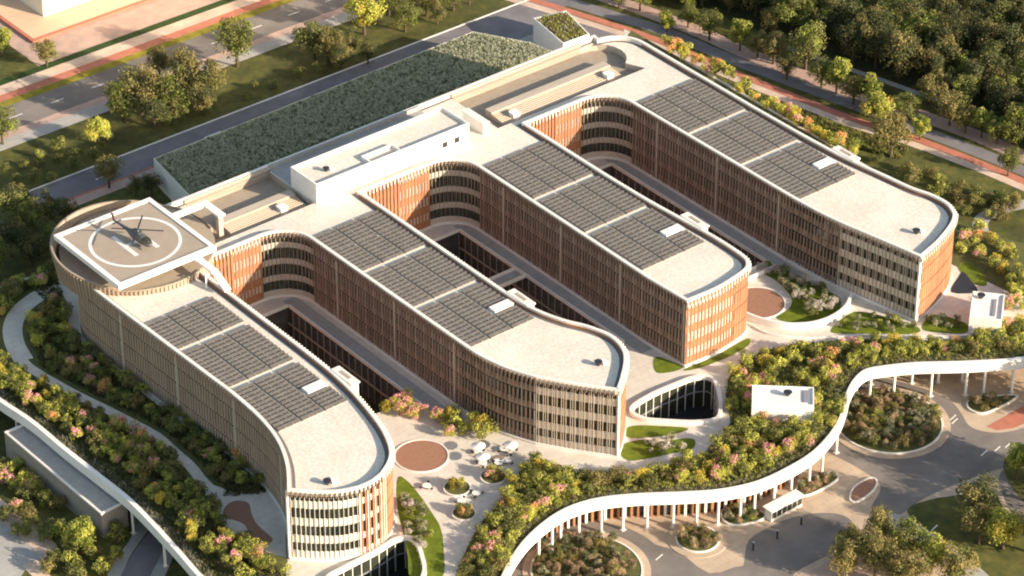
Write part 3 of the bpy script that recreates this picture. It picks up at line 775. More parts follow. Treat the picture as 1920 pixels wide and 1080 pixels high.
for i, (px, py, u) in enumerate(seats):
    x, y = at(px, py, 0)
    o = bpy.data.objects.new('cafe_table', TM); COL.objects.link(o); o.location = (x, y, .01); o.scale = (1.3,1.3,1.0); tag(o, 'small round white table %s on the plaza' % NEAR[i], 'table', 'cafe tables on the plaza')
    for k in range(3):
        a = k*2.1+i; o = bpy.data.objects.new('cafe_chair', CHM); COL.objects.link(o); o.location = (x+1.4*math.cos(a), y+1.4*math.sin(a), .01); o.rotation_euler.z = a-math.pi/2
        tag(o, '%s dark chair at the table %s' % (ORD[k], NEAR[i]), 'chair', 'chairs at the cafe tables')
    if u:
        E_ = empty('parasol', (x, y, .01)); tag(E_, 'white parasol over the table %s' % NEAR[i], 'parasol', 'white parasols')
        for me, nm in ((UM,'canopy'),(UP_,'pole')):
            o = bpy.data.objects.new(nm, me); COL.objects.link(o); o.parent = E_
c = at(930,862,0)
b = MB(); b.obox(c, (ux[0]*.95-ux[1]*.3,ux[1]*.95+ux[0]*.3), 3.2, .5, .02, .5, white); b.obox(c, (ux[0]*.95-ux[1]*.3,ux[1]*.95+ux[0]*.3), 2.9, .35, .5, .56, brown)
tag(b.build('bench'), 'long white bench in the middle of the cafe group on the plaza', 'bench')
# round planters on the plaza
PLT = [(857,917,3.1,'yellow'),(925,896,3.0,'pink'),(870,965,2.7,'orange')]
for (px, py, r, cn) in PLT:
    x, y = at(px, py, 0); b = MB(); ring(b, ell(x,y,r,32), ell(x,y,r-.3,32), .01, .55, coping); b.prism(ell(x,y,r-.3,32), None, .4, soil, sides=False)
    tag(b.build('round_planter'), 'round pale planter with %s blossom on the plaza' % cn, 'planter', 'round planters on the plaza')

# ------------------------------------------------------------------ ground
b = MB(); b.prism([(-900,-700),(1500,-700),(1500,1900),(-900,1900)], None, G, grassm, sides=False); kind(b.build('ground'), 'structure')
def band_y(name, y0, y1, z, m, x0=-260, x1=420):
    b = MB(); b.prism([(x0,y0),(x1,y0),(x1,y1),(x0,y1)], None, G+z, m, sides=False); return kind(b.build(name), 'structure')
band_y('road', 132.6, 142.0, .02, asphd, x1=128)
b = MB(); b.box(-260,142.0,G,128,142.5,G+.14,coping); tag(b.build('road_kerb'), 'long pale kerb on the far side of the road behind the building', 'kerb')
b = MB(); b.box(-260,132.1,G,10,132.6,G+.14,redp); tag(b.build('road_kerb'), 'reddish kerb on the near side of the road behind the helipad', 'kerb')
band_y('pavement', 128.5, 132.1, .02, pinkp, x1=-12)
for i in range(-3, 8):
    b = MB(); x = -28+i*34; b.box(x,136.2,G+.024,x+5,136.6,G+.03,white); o = b.build('road_marking'); kind(o, 'structure')
band_y('sidewalk', 164.0, 168.6, .03, grayp)
band_y('tram_track', 168.6, 171.6, .02, pinkp)
band_y('main_road', 171.6, 183.0, .02, asph)
b = MB()
for k in range(12): b.box(-250, 173.2+.0+k*0, G+.024, -249, 173.3, G+.03, white)
for i in range(24):
    x = -120+i*13; b.box(x,177.0,G+.024,x+4,177.3,G+.03,white)
kind(b.build('lane_marking'), 'structure')
verge = mat('yellow_verge', (0.30,0.25,0.02), .95, c2=(0.15,0.14,0.02), scale=.3)
hedgem = mat('hedge_ground', (0.035,0.07,0.012), .95, c2=(0.02,0.045,0.008), scale=.5)
band_y('verge', 183.0, 186.0, .03, verge); band_y('cycle_path', 186.0, 189.2, .03, redp)
band_y('walkway', 189.2, 193.6, .03, mat('cream_path', (0.66,0.52,0.40), .9, c2=(0.5,0.36,0.28), scale=.2))
band_y('hedge_bed', 193.6, 196.4, .03, hedgem)
band_y('forecourt', 196.4, 260, .02, pinkp, x0=-8)
# corner building far left
ter = mat('terrace_cream', (0.72,0.50,0.33), .85, c2=(0.60,0.42,0.28), scale=.1)
CB = empty('corner_building'); tag(CB, 'cream building corner with red-edged terrace beyond the roads at the top edge', 'building')
b = MB(); b.box(-1.5,209.2,G+.02,120,300,G+.6, ter); b.build('terrace', CB)
b = MB(); b.box(-2.6,208.0,G+.02,121,209.2,G+.75, redp); b.box(-2.6,209.2,G+.02,-1.5,300,G+.75, redp); b.build('terrace_edge', CB)
b = MB(); b.box(7.5,218.5,G+.6,110,290,32, mat('pale_stone', (0.80,0.70,0.55), .8, var=.04, scale=.1)); b.build('wall', CB)
b = MB(); b.box(7.1,218.1,32,110.4,290.4,32.6, coping); b.build('roof', CB)

# right hand paths
def wl(P, wd, z, m, name): return kind(strip(spline(P, 6), wd, G+z, m, name), 'structure')
creamp = MATS['cream_path']
wl([(112,160),(124,124),(131,101),(136,72),(143.5,36),(149.5,17),(156,-15),(160,-60),(162,-140)], 2.6, .05, creamp, 'footpath')
wl([(114.5,161),(126.8,125),(133.6,102),(138.6,73),(146.0,37),(152.2,18),(158.7,-15),(163,-60),(165,-140)], 2.6, .045, redp, 'cycle_path')
wl([(119,163),(131,127),(138.5,104),(142.6,80),(150,48),(156.8,18),(162.5,-12),(167,-60),(170,-140)], 4.6, .04, asphd, 'road')
wl([(128,165),(139,128),(145.4,100),(148.4,78),(155.5,48),(161.6,26),(167,0),(172,-60),(175,-140)], 5.6, .05, pinkp, 'sidewalk')
wl([(158,80),(163,60),(167.7,42.2),(173.0,17.1),(178,-20)], 2.0, .05, grayp, 'footpath')
wl([(122,-46),(133,-24),(142,-20),(156,-24)], 4.0, .05, grayp, 'footpath')

# front roads (street level)
asf = [(1590,700),(1640,706),(1700,718),(1740,730),(1773,746),(1792,760),(1803,776),(1812,793),(1835,806),(1867,813),(1930,800),(2050,770),(2100,900),(1960,960),(1925,960),(1888,908),(1870,880),(1885,862),(1930,850),(2000,840),(1990,880),(1960,905),(1930,920),(1900,915),(1850,910),(1790,920),(1745,930),(1715,948),(1690,966),(1672,972),(1640,968),(1630,955),(1645,930),(1648,908),(1632,892),(1600,872),(1560,855),(1530,840),(1500,790),(1540,720)]
b = MB(); P = ats([(1500,690),(1700,690),(2100,640),(2400,900),(2200,1300),(700,1300),(900,960),(1200,930)], G); b.prism(P, None, G+.01, tan, sides=False); kind(b.build('pavement'), 'structure')
def gp(name, px, z, m, sm=True): return patch(name, px, G+z, m, 3, 'structure', sm, G)
gp('road', [(1500,760),(1540,720),(1590,706),(1650,708),(1710,722),(1752,736),(1785,754),(1803,776),(1816,797),(1840,808),(1880,811),(1930,800),(2050,770),(2100,820),(2100,900),(1960,900),(1905,880),(1870,880),(1800,905),(1747,927),(1715,946),(1690,964),(1668,974),(1640,966),(1634,950),(1648,925),(1648,905),(1613,880),(1580,862),(1545,846),(1510,830)], .03, asph)
gp('road', [(1395,1110),(1396,1050),(1405,1012),(1440,990),(1480,972),(1535,962),(1580,966),(1600,985),(1590,1020),(1545,1045),(1490,1075),(1470,1110)], .03, asph)
gp('road', [(1860,1110),(1905,1000),(1885,940),(1872,900),(1890,870),(1930,850),(2050,850),(2050,1110)], .035, asph)
# small roundabout road at the bottom
c2 = at(1100,1070,G); 
b = MB(); b.prism(ell(c2[0],c2[1],17.8,60), None, G+.03, asph, sides=False); kind(b.build('road'), 'structure')
gp('road', [(1130,1010),(1260,1030),(1330,1075),(1400,1060),(1480,1090),(1450,1130),(1200,1130)], .035, asph)
gp('lawn', [(1700,958),(1740,938),(1800,928),(1860,920),(1880,950),(1915,985),(1990,1010),(1990,1110),(1870,1110),(1800,1040),(1740,1000)], .05, grassm)
gp('lawn', [(1882,868),(1900,855),(1990,840),(1990,980),(1925,945),(1890,900)], .06, grassm)
gp('footpath', [(1668,975),(1690,966),(1770,1015),(1870,1095),(1835,1110),(1740,1030)], .07, grayp)
gp('footpath', [(1490,1095),(1560,1050),(1600,1030),(1640,1040),(1600,1100)], .05, pinkp)
# roundabout planters with kerbs
def rplanter(c, r, label, r2=None):
    E_ = empty('planter_island'); tag(E_, label, 'planter', 'planted traffic islands')
    b = MB(); ring(b, ell(c[0],c[1],r,60), ell(c[0],c[1],r-1.7,60), G, G+.16, tan); ring(b, ell(c[0],c[1],r-1.7,60), ell(c[0],c[1],r-2.1,60), G, G+.4, coping); b.build('kerb', E_)
    b = MB(); b.prism(ell(c[0],c[1],r-2.1,60), None, G+.3, soil, sides=False); b.build('soil', E_)
cA = (56.8,-69.4); rplanter(cA, 14.2, 'large round planter of bronze shrubs inside the roundabout beside the parapet')
rplanter(c2, 14.0, 'large round shrub planter at the bottom of the photo below the parapet bend')
cB = at(1308,1012,G); rplanter(cB, 6.6, 'small oval planter of orange shrubs between the two roads at the bottom')
def bed(px, label, m=soil):
    P = spline(ats(px, G), 3, True)
    b = MB(); ar = sum(P[k][0]*P[(k+1)%len(P)][1]-P[(k+1)%len(P)][0]*P[k][1] for k in range(len(P)))
    ring(b, P, offs(P, .35 if ar > 0 else -.35, True), G, G+.45, coping); b.prism(P, None, G+.3, m, sides=False)
    return tag(b.build('planting_bed'), label, 'planting bed', 'kerbed street planting beds')
bed([(1592,935),(1600,915),(1628,898),(1645,902),(1640,920),(1618,938),(1600,944)], 'brick-topped traffic island with rounded ends by the road fork', brick)
bed([(1490,925),(1500,905),(1530,892),(1565,890),(1572,900),(1545,918),(1510,932)], 'shrub bed under the parapet above the white shelter')
bed([(1350,965),(1365,950),(1400,955),(1432,962),(1432,975),(1400,985),(1365,985)], 'shrub bed in front of the terracotta wall left of the white shelter')
bed([(1815,752),(1845,745),(1905,742),(1900,752),(1870,768),(1840,778),(1815,768)], 'small shrub bed under the far run of the parapet')
o = gp('red_pavement', [(1850,800),(1930,755),(1990,735),(1990,765),(1900,803),(1868,807)], .05, redp, False)
# white shelter
c = at(1466,962,G+2.6); SH = empty('bus_shelter'); tag(SH, 'small white glazed shelter between the shrub beds and the drop-off pavement', 'shelter')
u = Vector((.93,.36,0)); P0 = at(1440,975,G); P1 = at(1497,945,G); L = math.dist(P0,P1); u = ((P1[0]-P0[0])/L,(P1[1]-P0[1])/L); cc = ((P0[0]+P1[0])/2,(P0[1]+P1[1])/2)
b = MB(); b.obox(cc, u, L/2+.4, 1.5, G+2.9, G+3.15, white); b.build('roof', SH)
b = MB(); b.obox(cc, u, L/2, 1.1, G+.02, G+2.9, coping)
b.build('walls', SH)
b = MB()
for k in range(6): t = -L/2+L*(k+.5)/6; b.obox((cc[0]+u[0]*t+u[1]*1.12, cc[1]+u[1]*t-u[0]*1.12), u, L/14, .04, G+.8, G+2.5, glassd)
b.build('window_band', SH)
bl = MB(); bl.tube((0,0,0),(0,0,2.2),.22,.22,black,8); bl.tube((0,0,2.2),(0,0,2.35),.3,.3,metal,8); BLM = bl.mesh('bollard')
for i, (px, py) in enumerate([(1412,1032),(1457,1010),(1502,984)]):
    o = bpy.data.objects.new('bollard', BLM); COL.objects.link(o); o.location = (*at(px,py,G), G+.02); tag(o, ['dark post nearest the bottom road','middle dark post along the drop-off kerb','dark post nearest the white shelter'][i], 'post', 'dark posts along the drop-off')
# road arrows and dashes
b = MB()
for px, py in [(1787,783),(1790,790),(1752,990),(1236,1045),(1890,835),(1870,842),(1845,850)]:
    x, y = at(px, py, G); b.obox((x,y), (ux[0]*.6-ux[1]*.8, ux[1]*.6+ux[0]*.8), 1.3, .16, G+.06, G+.065, white)
kind(b.build('road_marking'), 'structure')

# planted roof block behind the spine
PB = empty('planted_block'); tag(PB, 'long low block with a planted green roof and pale end wall behind the hospital', 'planted roof')
gz = -1.6
bp = [(-20,104.4),(98.5,104.4),(97,112),(88.5,126.8),(-17,125.2)]
b = MB(); b.prism(bp, G, gz, mat('meadow_ground', (0.26,0.28,0.16), .95, c2=(0.15,0.17,0.09), scale=.12), mside=coping); b.build('walls', PB)
b = MB(); ring(b, bp, offs(bp, .2, True), gz, gz+.10, cream); b.build('rim', PB)
b = MB(); b.prism([(88,100),(130,100),(122,141),(88.5,132)], None, G+.04, asphd, sides=False); kind(b.build('ramp_road'), 'structure')
b = MB(); b.prism(ats([(945,85),(1010,60),(1060,82),(1090,110),(1000,140)], G), None, G+.06, grayp, sides=False); kind(b.build('pavement'), 'structure')
W2 = empty('planter_block'); tag(W2, 'tall white-walled planter block with shrubs above the ramp behind the roof pit', 'planter')
bq = [at(1000,36,-2),at(1056,84,-2),at(1105,66,-2),at(1062,22,-2)]
b = MB(); b.prism(bq, G, -2, soil, mside=white); b.build('walls', W2); b = MB(); ring(b, bq, offs(bq, .35, True), -2, -1.6, white); b.build('rim', W2)
# lower left: canopy, ramp road, paths
CA = empty('canopy_building'); tag(CA, 'long flat grey-roofed canopy at street level beside the shaded deck edge', 'canopy')
q = ats([(8,812),(48,795),(238,942),(190,966)], -2.6)
b = MB(); b.prism(q, G, -2.6, grayp, mside=mat('canopy_wall', (0.30,0.26,0.22), .7, var=.08, scale=.3)); b.build('walls', CA)
ar = sum(q[k][0]*q[(k+1)%4][1]-q[(k+1)%4][0]*q[k][1] for k in range(4))
b = MB(); ring(b, q, offs(q, .5 if ar > 0 else -.5, True), -2.6, -2.2, coping); b.build('roof_edge', CA)
gp('ramp_road', [(300,962),(288,985),(268,1012),(245,1045),(215,1110),(260,1110),(292,1060),(315,1010),(322,975)], .04, asphd)
gp('pavement', [(245,965),(252,990),(240,1018),(215,1050),(190,1110),(212,1110),(243,1045),(266,1010),(284,985),(290,965)], .03, grayp)
gp('pavement', [(322,975),(315,1010),(292,1060),(265,1110),(290,1110),(316,1065),(332,1020),(336,980)], .03, grayp)
gp('footpath', [(-20,930),(0,935),(50,972),(105,1020),(112,1040),(90,1050),(40,1010),(-20,960)], .05, creamp, False)
gp('forecourt', [(-20,945),(30,975),(100,1030),(90,1055),(60,1050),(20,1110),(-20,1110)], .03, grayp, False)
gp('footpath', [(40,1060),(70,1050),(120,1110),(90,1110)], .06, creamp, False)

# ------------------------------------------------------------------ vegetation
def leafmat(name, c, c2, tr=.38, rv=.22): return mat(name, c, .7, c2=c2, scale=.9, trans=tr, randv=rv, spec=.2)
LM = dict(
  green=leafmat('leaf_green', (0.235,0.235,0.075), (0.13,0.14,0.045)),
  dark=leafmat('leaf_dark', (0.135,0.14,0.055), (0.062,0.075,0.03)),
  fresh=leafmat('leaf_fresh', (0.30,0.33,0.07), (0.17,0.20,0.04)),
  olive=leafmat('leaf_olive', (0.34,0.28,0.10), (0.19,0.165,0.06)),
  yellow=leafmat('leaf_yellow', (0.64,0.48,0.09), (0.42,0.36,0.07)),
  orange=leafmat('leaf_orange', (0.78,0.42,0.20), (0.56,0.34,0.12)),
  pink=leafmat('leaf_pink', (0.88,0.42,0.47), (0.72,0.36,0.33)),
  lime=leafmat('leaf_lime', (0.55,0.53,0.11), (0.37,0.39,0.08)),
  grey=leafmat('leaf_grey', (0.48,0.44,0.30), (0.32,0.30,0.19)),
  bronze=leafmat('leaf_bronze', (0.48,0.33,0.20), (0.29,0.215,0.13)),
  white=leafmat('leaf_white', (0.62,0.56,0.50), (0.42,0.38,0.32)),
  meadow=leafmat('leaf_meadow', (0.50,0.50,0.36), (0.35,0.36,0.25)),
  sage=leafmat('leaf_sage', (0.18,0.195,0.09), (0.10,0.12,0.055)),
)
def crown(b, r, rz, cz, nclump, per, s, m, rn, m2=None, f2=0, cfrac=.42, up=.25):
    for k in range(nclump):
        while True:
            d = Vector((rn.gauss(0,1), rn.gauss(0,1), rn.gauss(0,1)))
            if d.length > .1: break
        d.normalize(); q = rn.random()**.45*.78
        c = Vector((d.x*r*q, d.y*r*q, cz+d.z*rz*q))
        cr = r*cfrac*rn.uniform(.65,1.2); mm = m2 if (m2 and rn.random() < f2) else m
        for i in range(per):
            e = Vector((rn.gauss(0,1), rn.gauss(0,1), rn.gauss(0,1)+up)).normalized()
            p = c+e*cr*rn.uniform(.6,1.08)
            if p.z < .15: continue
            nrm = (e+Vector((rn.gauss(0,.5), rn.gauss(0,.5), rn.gauss(0,.5)))).normalized()
            u = nrm.orthogonal().normalized(); v = nrm.cross(u); t = rn.random()*6.28
            u, v = u*math.cos(t)+v*math.sin(t), v*math.cos(t)-u*math.sin(t)
            ss = s*rn.uniform(.6,1.3)
            b.poly([p-u*ss*.5, p-v*ss*.32, p+u*ss*.5, p+v*ss*.32], mm)
def trunk(b, h, r, cr, rn, m=bark, limbs=4):
    b.tube((0,0,-.1),(0,0,h*.5),r,r*.75,m,7); b.tube((0,0,h*.5),(rn.uniform(-.2,.2),rn.uniform(-.2,.2),h),r*.75,r*.3,m,6)
    for i in range(limbs):
        a = 6.28*i/limbs+rn.random(); z = h*rn.uniform(.35,.6)
        b.tube((0,0,z),(math.cos(a)*cr*.55,math.sin(a)*cr*.55,z+cr*.6),r*.45,r*.12,m,5)
# tall trees: trunk + crown parts
TREES = {}
def mk_tree(kindn, m, m2, h, r, seed, f2=.3, slim=1.0):
    rn = random.Random(seed); tb = MB(); trunk(tb, h*.62, .07*r+.06, r, rn)
    cb_ = MB(); crown(cb_, r, h*.42, h*.58, 30, 110, .55, m, rn, m2, f2, .36)
    TREES.setdefault(kindn, []).append((tb.mesh('trunk'), cb_.mesh('crown')))
for s in range(4):
    mk_tree('dark', LM['dark'], LM['olive'], 12, 5.4, 10+s, .3)
    mk_tree('green', LM['green'], LM['fresh'], 11.5, 5.0, 20+s, .25)
    mk_tree('fresh', LM['fresh'], LM['lime'], 9.5, 3.2, 30+s, .4)
    mk_tree('olive', LM['olive'], LM['green'], 11.0, 4.9, 40+s, .35)
    mk_tree('yellow', LM['lime'], LM['yellow'], 10.0, 4.2, 50+s, .3)
# garden trees: one small mesh with stem and crown
GT = {}
for cn, mA, mB_, fB in (('yellow',LM['yellow'],LM['lime'],.6),('orange',LM['orange'],LM['lime'],.5),('pink',LM['pink'],LM['lime'],.5),('lime',LM['lime'],LM['green'],.35),('green',LM['green'],LM['lime'],.3),('olive',LM['olive'],LM['green'],.3),('grey',LM['grey'],LM['sage'],.4),('bronze',LM['bronze'],LM['sage'],.4),('white',LM['white'],LM['grey'],.3)):
    for s in range(3):
        rn = random.Random(hash(cn) % 1 + s*7+len(cn)*31); b = MB(); b.tube((0,0,-.05),(0,0,1.1),.09,.05,bark,5)
        crown(b, 1.95, 1.45, 1.8, 11, 74, .38, mA, rn, mB_, fB, .46)
        GT.setdefault(cn, []).append(b.mesh('shrub_tree'))
COUNT = {}
def put(me, name, x, y, z, s, lab, cat, grp, rz=None, sz=None):
    o = bpy.data.objects.new(name, me); COL.objects.link(o); o.location = (x, y, z); o.rotation_euler.z = rnd.random()*6.28 if rz is None else rz
    o.scale = (s, s, s*(sz or rnd.uniform(.85,1.15))); tag(o, lab, cat, grp); return o
def put_tree(k, x, y, z, s, lab, grp):
    tm, cm = rnd.choice(TREES[k]); E_ = empty('tree', (x, y, z), rnd.random()*6.28); E_.scale = (s, s, s*rnd.uniform(.9,1.15))
    tag(E_, lab, 'tree', grp)
    for me, n in ((tm,'trunk'),(cm,'crown')):
        o = bpy.data.objects.new(n, me); COL.objects.link(o); o.parent = E_
def num(n):
    return ORD[n] if n < 26 else '%dth' % (n+1)
def pxy(x, y, z):
    d = Vector((x, y, z))-CAM; w_ = d.dot(FW); return 960+F_PX*d.dot(RT)/w_, 540-F_PX*d.dot(UP)/w_
def LR(*a):
    return list(enumerate(sorted(scatter(*a), key=lambda p: pxy(p[0], p[1], G)[0])))
def near_path(x, y):
    return any(min(math.dist((x, y), p) for p in P_) < w_ for P_, w_ in PATHS)
PATHS = [(resample(lpath, 1.0), 2.7), (resample(lpath2, 1.0), 3.7)]
def scatter(px, n, dmin, z, avoid=()):
    P = ats(px, z); xs = [p[0] for p in P]; ys = [p[1] for p in P]; out = []; t = 0
    while len(out) < n and t < n*60:
        t += 1; x = rnd.uniform(min(xs), max(xs)); y = rnd.uniform(min(ys), max(ys))
        if not inside(x, y, P): continue
        if z == 0 and x < -75 and near_path(x, y): continue
        if any(math.dist((x,y),q) < dmin for q in out): continue
        if any(math.dist((x,y),(q[0],q[1])) < q[2] for q in avoid): continue
        out.append((x, y))
    return out
CNAME = dict(yellow='golden-yellow',orange='orange-flowering',pink='pink-flowering',lime='lime-green',green='mid-green',olive='olive-brown',grey='grey-leaved',bronze='bronze-leaved',white='white-flowering')
def pickc(wts):
    t = rnd.random()*sum(w for _, w in wts)
    for c, w in wts:
        t -= w
        if t <= 0: return c
    return wts[0][0]
PENDING = []
def garden(px, n, dmin, z, wts, where, s0=.75, s1=1.2, avoid=(), cat='small tree'):
    for x, y in scatter(px, n, dmin, z, avoid):
        c = pickc(wts); PENDING.append((rnd.choice(GT[c]), x, y, z+.02, rnd.uniform(s0, s1), c, where, cat))
warm = [('yellow',2.0),('lime',6.5),('orange',.7),('pink',3.4),('green',2.0),('olive',1.0)]
shade = [('green',5),('olive',2.4),('lime',3),('pink',1.5),('orange',.5)]
avw = [(*at(1468,752,0), 7.5)]
garden([(868,1085),(885,1035),(925,965),(965,905),(1000,868),(1060,893),(1130,900),(1120,918),(1060,935),(1010,965),(965,1015),(925,1085)], 62, 2.1, 0, warm, 'bed in the lower parapet bend', avoid=avw)
garden([(1130,897),(1200,888),(1280,872),(1330,848),(1370,800),(1440,800),(1500,800),(1540,775),(1560,740),(1580,760),(1560,800),(1510,838),(1440,876),(1350,902),(1220,914),(1130,918)], 66, 2.1, 0, warm, 'middle of the front band', avoid=avw)
garden([(1372,790),(1362,750),(1370,710),(1395,685),(1440,662),(1560,650),(1600,690),(1575,735),(1540,775),(1440,795)], 40, 2.1, 0, warm, 'bed around the wide stair head', avoid=avw)
garden([(1560,648),(1640,642),(1720,645),(1800,640),(1860,625),(1930,598),(1930,655),(1800,667),(1680,672),(1615,682)], 40, 2.0, 0, warm, 'bed beside the narrow stair head')
garden([(1800,425),(1825,430),(1870,455),(1925,490),(1925,590),(1885,580),(1890,545),(1850,500),(1830,470),(1800,490)], 26, 2.2, 0, warm, 'bed right of the farthest wing')
garden([(1245,78),(1290,95),(1400,160),(1520,235),(1620,300),(1600,300),(1500,240),(1390,178),(1290,118),(1235,90)], 34, 1.9, 0, [('orange',4),('yellow',4),('lime',2),('pink',1.5)], 'hedge behind the farthest wing', .8, 1.15)
garden([(0,668),(40,690),(90,735),(150,775),(200,822),(265,872),(250,900),(190,862),(120,812),(60,765),(0,728)], 44, 1.9, 0, warm, 'upper shaded-parapet bed', .75, 1.15)
garden([(265,872),(340,915),(390,950),(440,1000),(500,1040),(545,1085),(430,1085),(370,1030),(320,980),(262,915)], 44, 1.9, 0, warm, 'lower shaded-parapet bed', .75, 1.15)
garden([(118,560),(125,610),(190,680),(330,775),(430,838),(490,890),(495,915),(440,920),(400,905),(350,860),(300,808),(200,760),(110,715),(65,680),(50,650),(50,610),(80,575)], 76, 2.3, 0, shade, 'shaded bed under the taupe wing', .75, 1.2)
garden([(90,745),(150,757),(200,780),(290,830),(340,870),(380,915),(395,955),(360,940),(300,895),(230,845),(150,790)], 34, 2.3, 0, shade, 'bed between path and parapet', .75, 1.2)
garden([(0,545),(60,528),(104,512),(105,530),(60,552),(20,575),(5,600),(0,650)], 14, 2.2, 0, shade, 'corner bed beyond the path')
garden([(722,778),(735,762),(760,752),(795,762),(798,780),(770,788),(740,795)], 7, 2.0, 0, [('yellow',2),('pink',2),('orange',1)], 'bed by the first court', .9, 1.2)
garden([(808,790),(830,778),(870,788),(925,808),(930,818),(890,824),(840,818)], 12, 2.0, 0, warm, 'bed under the second wing', .9, 1.25)
for i, (px, py, r, cn) in enumerate(PLT):
    x, y = at(px, py, 0)
    for k in range(4):
        c = [cn, 'lime', cn, 'olive'][k]; a = k*1.6; put(GT[c][k%3], 'garden_shrub', x+1.0*math.cos(a), y+1.0*math.sin(a), .4, .72, '%s bush in the round plaza planter with %s blossom' % (CNAME[c], cn), 'bush', 'bushes in the round plaza planters')
garden([(748,925),(775,930),(795,960),(812,1000),(805,1040),(780,1030),(762,990)], 14, 1.8, 0, [('grey',4),('white',1.5),('green',1)], 'lawn by the nearest wing tip', .45, .8, cat='bush')
garden([(1200,830),(1260,826),(1300,828),(1280,845),(1215,855)], 8, 1.7, 0, [('grey',3),('white',2)], 'lawn below the light well', .4, .7, cat='bush')
garden([(1415,500),(1450,500),(1500,520),(1560,555),(1570,585),(1540,602),(1490,604),(1500,570),(1470,540)], 26, 1.8, 0, [('grey',5),('white',2),('green',1.5)], 'lawn inside the curved wall', .45, .85, cat='bush')
garden([(1565,615),(1600,590),(1660,598),(1720,612),(1690,624),(1620,624)], 14, 1.8, 0, [('grey',4),('green',2)], 'lawn under the farthest wing', .45, .8, cat='bush')
garden([(1735,600),(1790,598),(1812,612),(1760,622)], 6, 1.8, 0, [('grey',3),('green',2)], 'lawn by the narrow stair head', .45, .75, cat='bush')
# bushes in the street islands
def isl(c, r, n, wts, where, dmin=1.3):
    out = []; t = 0
    while len(out) < n and t < 4000:
        t += 1; a = rnd.random()*6.28; q = r*math.sqrt(rnd.random()); p = (c[0]+q*math.cos(a), c[1]+q*math.sin(a))
        if any(math.dist(p, k) < dmin for k in out): continue
        out.append(p); cn = pickc(wts); put(rnd.choice(GT[cn]), 'island_shrub', p[0], p[1], G+.3, rnd.uniform(.5,.9), '%s low bush in the %s' % (CNAME[cn], where), 'bush', '%s low bushes in the %s' % (CNAME[cn], where))
bz = [('bronze',5),('olive',2),('grey',2),('green',1)]
isl(cA, 11.2, 90, bz, 'roundabout planter', 1.75)
isl(c2, 11.0, 60, bz, 'bottom roundabout planter', 1.9)
isl(cB, 3.9, 14, [('bronze',3),('orange',1.2),('olive',2),('green',1)], 'small oval planter', 1.5)
for (px, where, n) in (([(1500,925),(1505,908),(1530,896),(1562,894),(1545,914),(1515,928)],'bed above the white shelter',14),([(1358,965),(1368,955),(1400,960),(1428,965),(1400,980),(1370,980)],'bed before the orange wall',12),([(1820,752),(1848,748),(1898,745),(1868,764),(1842,772)],'bed under the far parapet',10)):
    garden(px, n, 1.6, G+.3, bz, where, .45, .8, cat='bush')
# ornamental grasses beside the parapets and on the planted block: uncountable
def groundcover(name, P, n, s, hgt, mats_, z, seed, lab):
    rn = random.Random(seed); b = MB(); xs = [p[0] for p in P]; ys = [p[1] for p in P]; k = 0
    while k < n:
        x = rn.uniform(min(xs), max(xs)); y = rn.uniform(min(ys), max(ys))
        if not inside(x, y, P): continue
        if z == .02 and x < -75 and near_path(x, y): continue
        k += 1; m = rn.choice(mats_); h = hgt*rn.uniform(.4,1.2)
        for j in range(5):
            a = rn.random()*6.28; dx, dy = math.cos(a)*s, math.sin(a)*s; ox, oy = rn.uniform(-.4,.4), rn.uniform(-.4,.4)
            b.poly([(x+ox-dy*.4,y+oy+dx*.4,z),(x+ox+dy*.4,y+oy-dx*.4,z),(x+ox+dx*.7,y+oy+dy*.7,z+h)], m)
    o = b.build(name); o['kind'] = 'stuff'; o['label'] = lab; return o
i0 = offs(RR, -.7)[4:-4]; i1 = offs(RR, -2.9)[4:-4]
groundcover('ground_cover', i0+i1[::-1], 2200, .35, .75, [LM['grey'],LM['sage'],LM['grey'],LM['olive']], .02, 3, 'grey-green grasses behind the sunlit parapet')
i0 = offs(RL, -.7)[2:-2]; i1 = offs(RL, -3.0)[2:-2]
groundcover('ground_cover', i0+i1[::-1], 1500, .35, .8, [LM['grey'],LM['sage'],LM['white'],LM['sage']], .02, 4, 'pale grasses behind the shaded parapet')
bin_ = offs(bp, .8, True)
groundcover('roof_planting', bin_, 13000, .6, .55, [LM['meadow'],LM['sage'],LM['meadow'],LM['meadow'],LM['meadow']], gz, 5, 'dense dark meadow planting on the low block behind the hospital')
groundcover('roof_planting', offs(bq, .8, True), 500, .5, 1.0, [LM['olive'],LM['grey'],LM['lime']], -2, 6, 'olive shrubs on top of the white planter block')
for nm, P in (('ground_cover', bandw),):
    groundcover(nm, P, 6500, .45, .7, [LM['green'],LM['lime'],LM['olive'],LM['sage']], .02, 8, 'low green planting under the small trees of the front band')
P = ats([(0,545),(104,512),(118,560),(125,610),(190,690),(330,785),(470,880),(500,925),(380,935),(400,980),(545,1085),(400,1085),(280,960),(0,738)])
groundcover('ground_cover', P, 9000, .45, .7, [LM['green'],LM['dark'],LM['olive'],LM['sage']], .02, 9, 'low green planting under the small trees beside the taupe wing')
groundcover('court_planting', [(-52,0),(-33,0),(-33,44),(-52,44)], 700, .6, .8, [LM['dark'],LM['green'],LM['bronze']], G+.06, 11, 'dark planting at the bottom of the first court')
groundcover('court_planting', [(-2,-10),(20,-10),(20,45),(-2,45)], 800, .6, .8, [LM['dark'],LM['green'],LM['bronze']], G+.06, 12, 'dark planting at the bottom of the middle court')
# rough vegetation beyond the right deck edge
P = [(126,98),(129,92),(134,68),(141,36),(147,16),(141,14),(134,30),(128,60)]
groundcover('undergrowth', P, 2600, .5, .9, [LM['dark'],LM['green'],LM['olive'],LM['fresh']], G+.02, 14, 'rough green undergrowth between the deck edge and the red path')

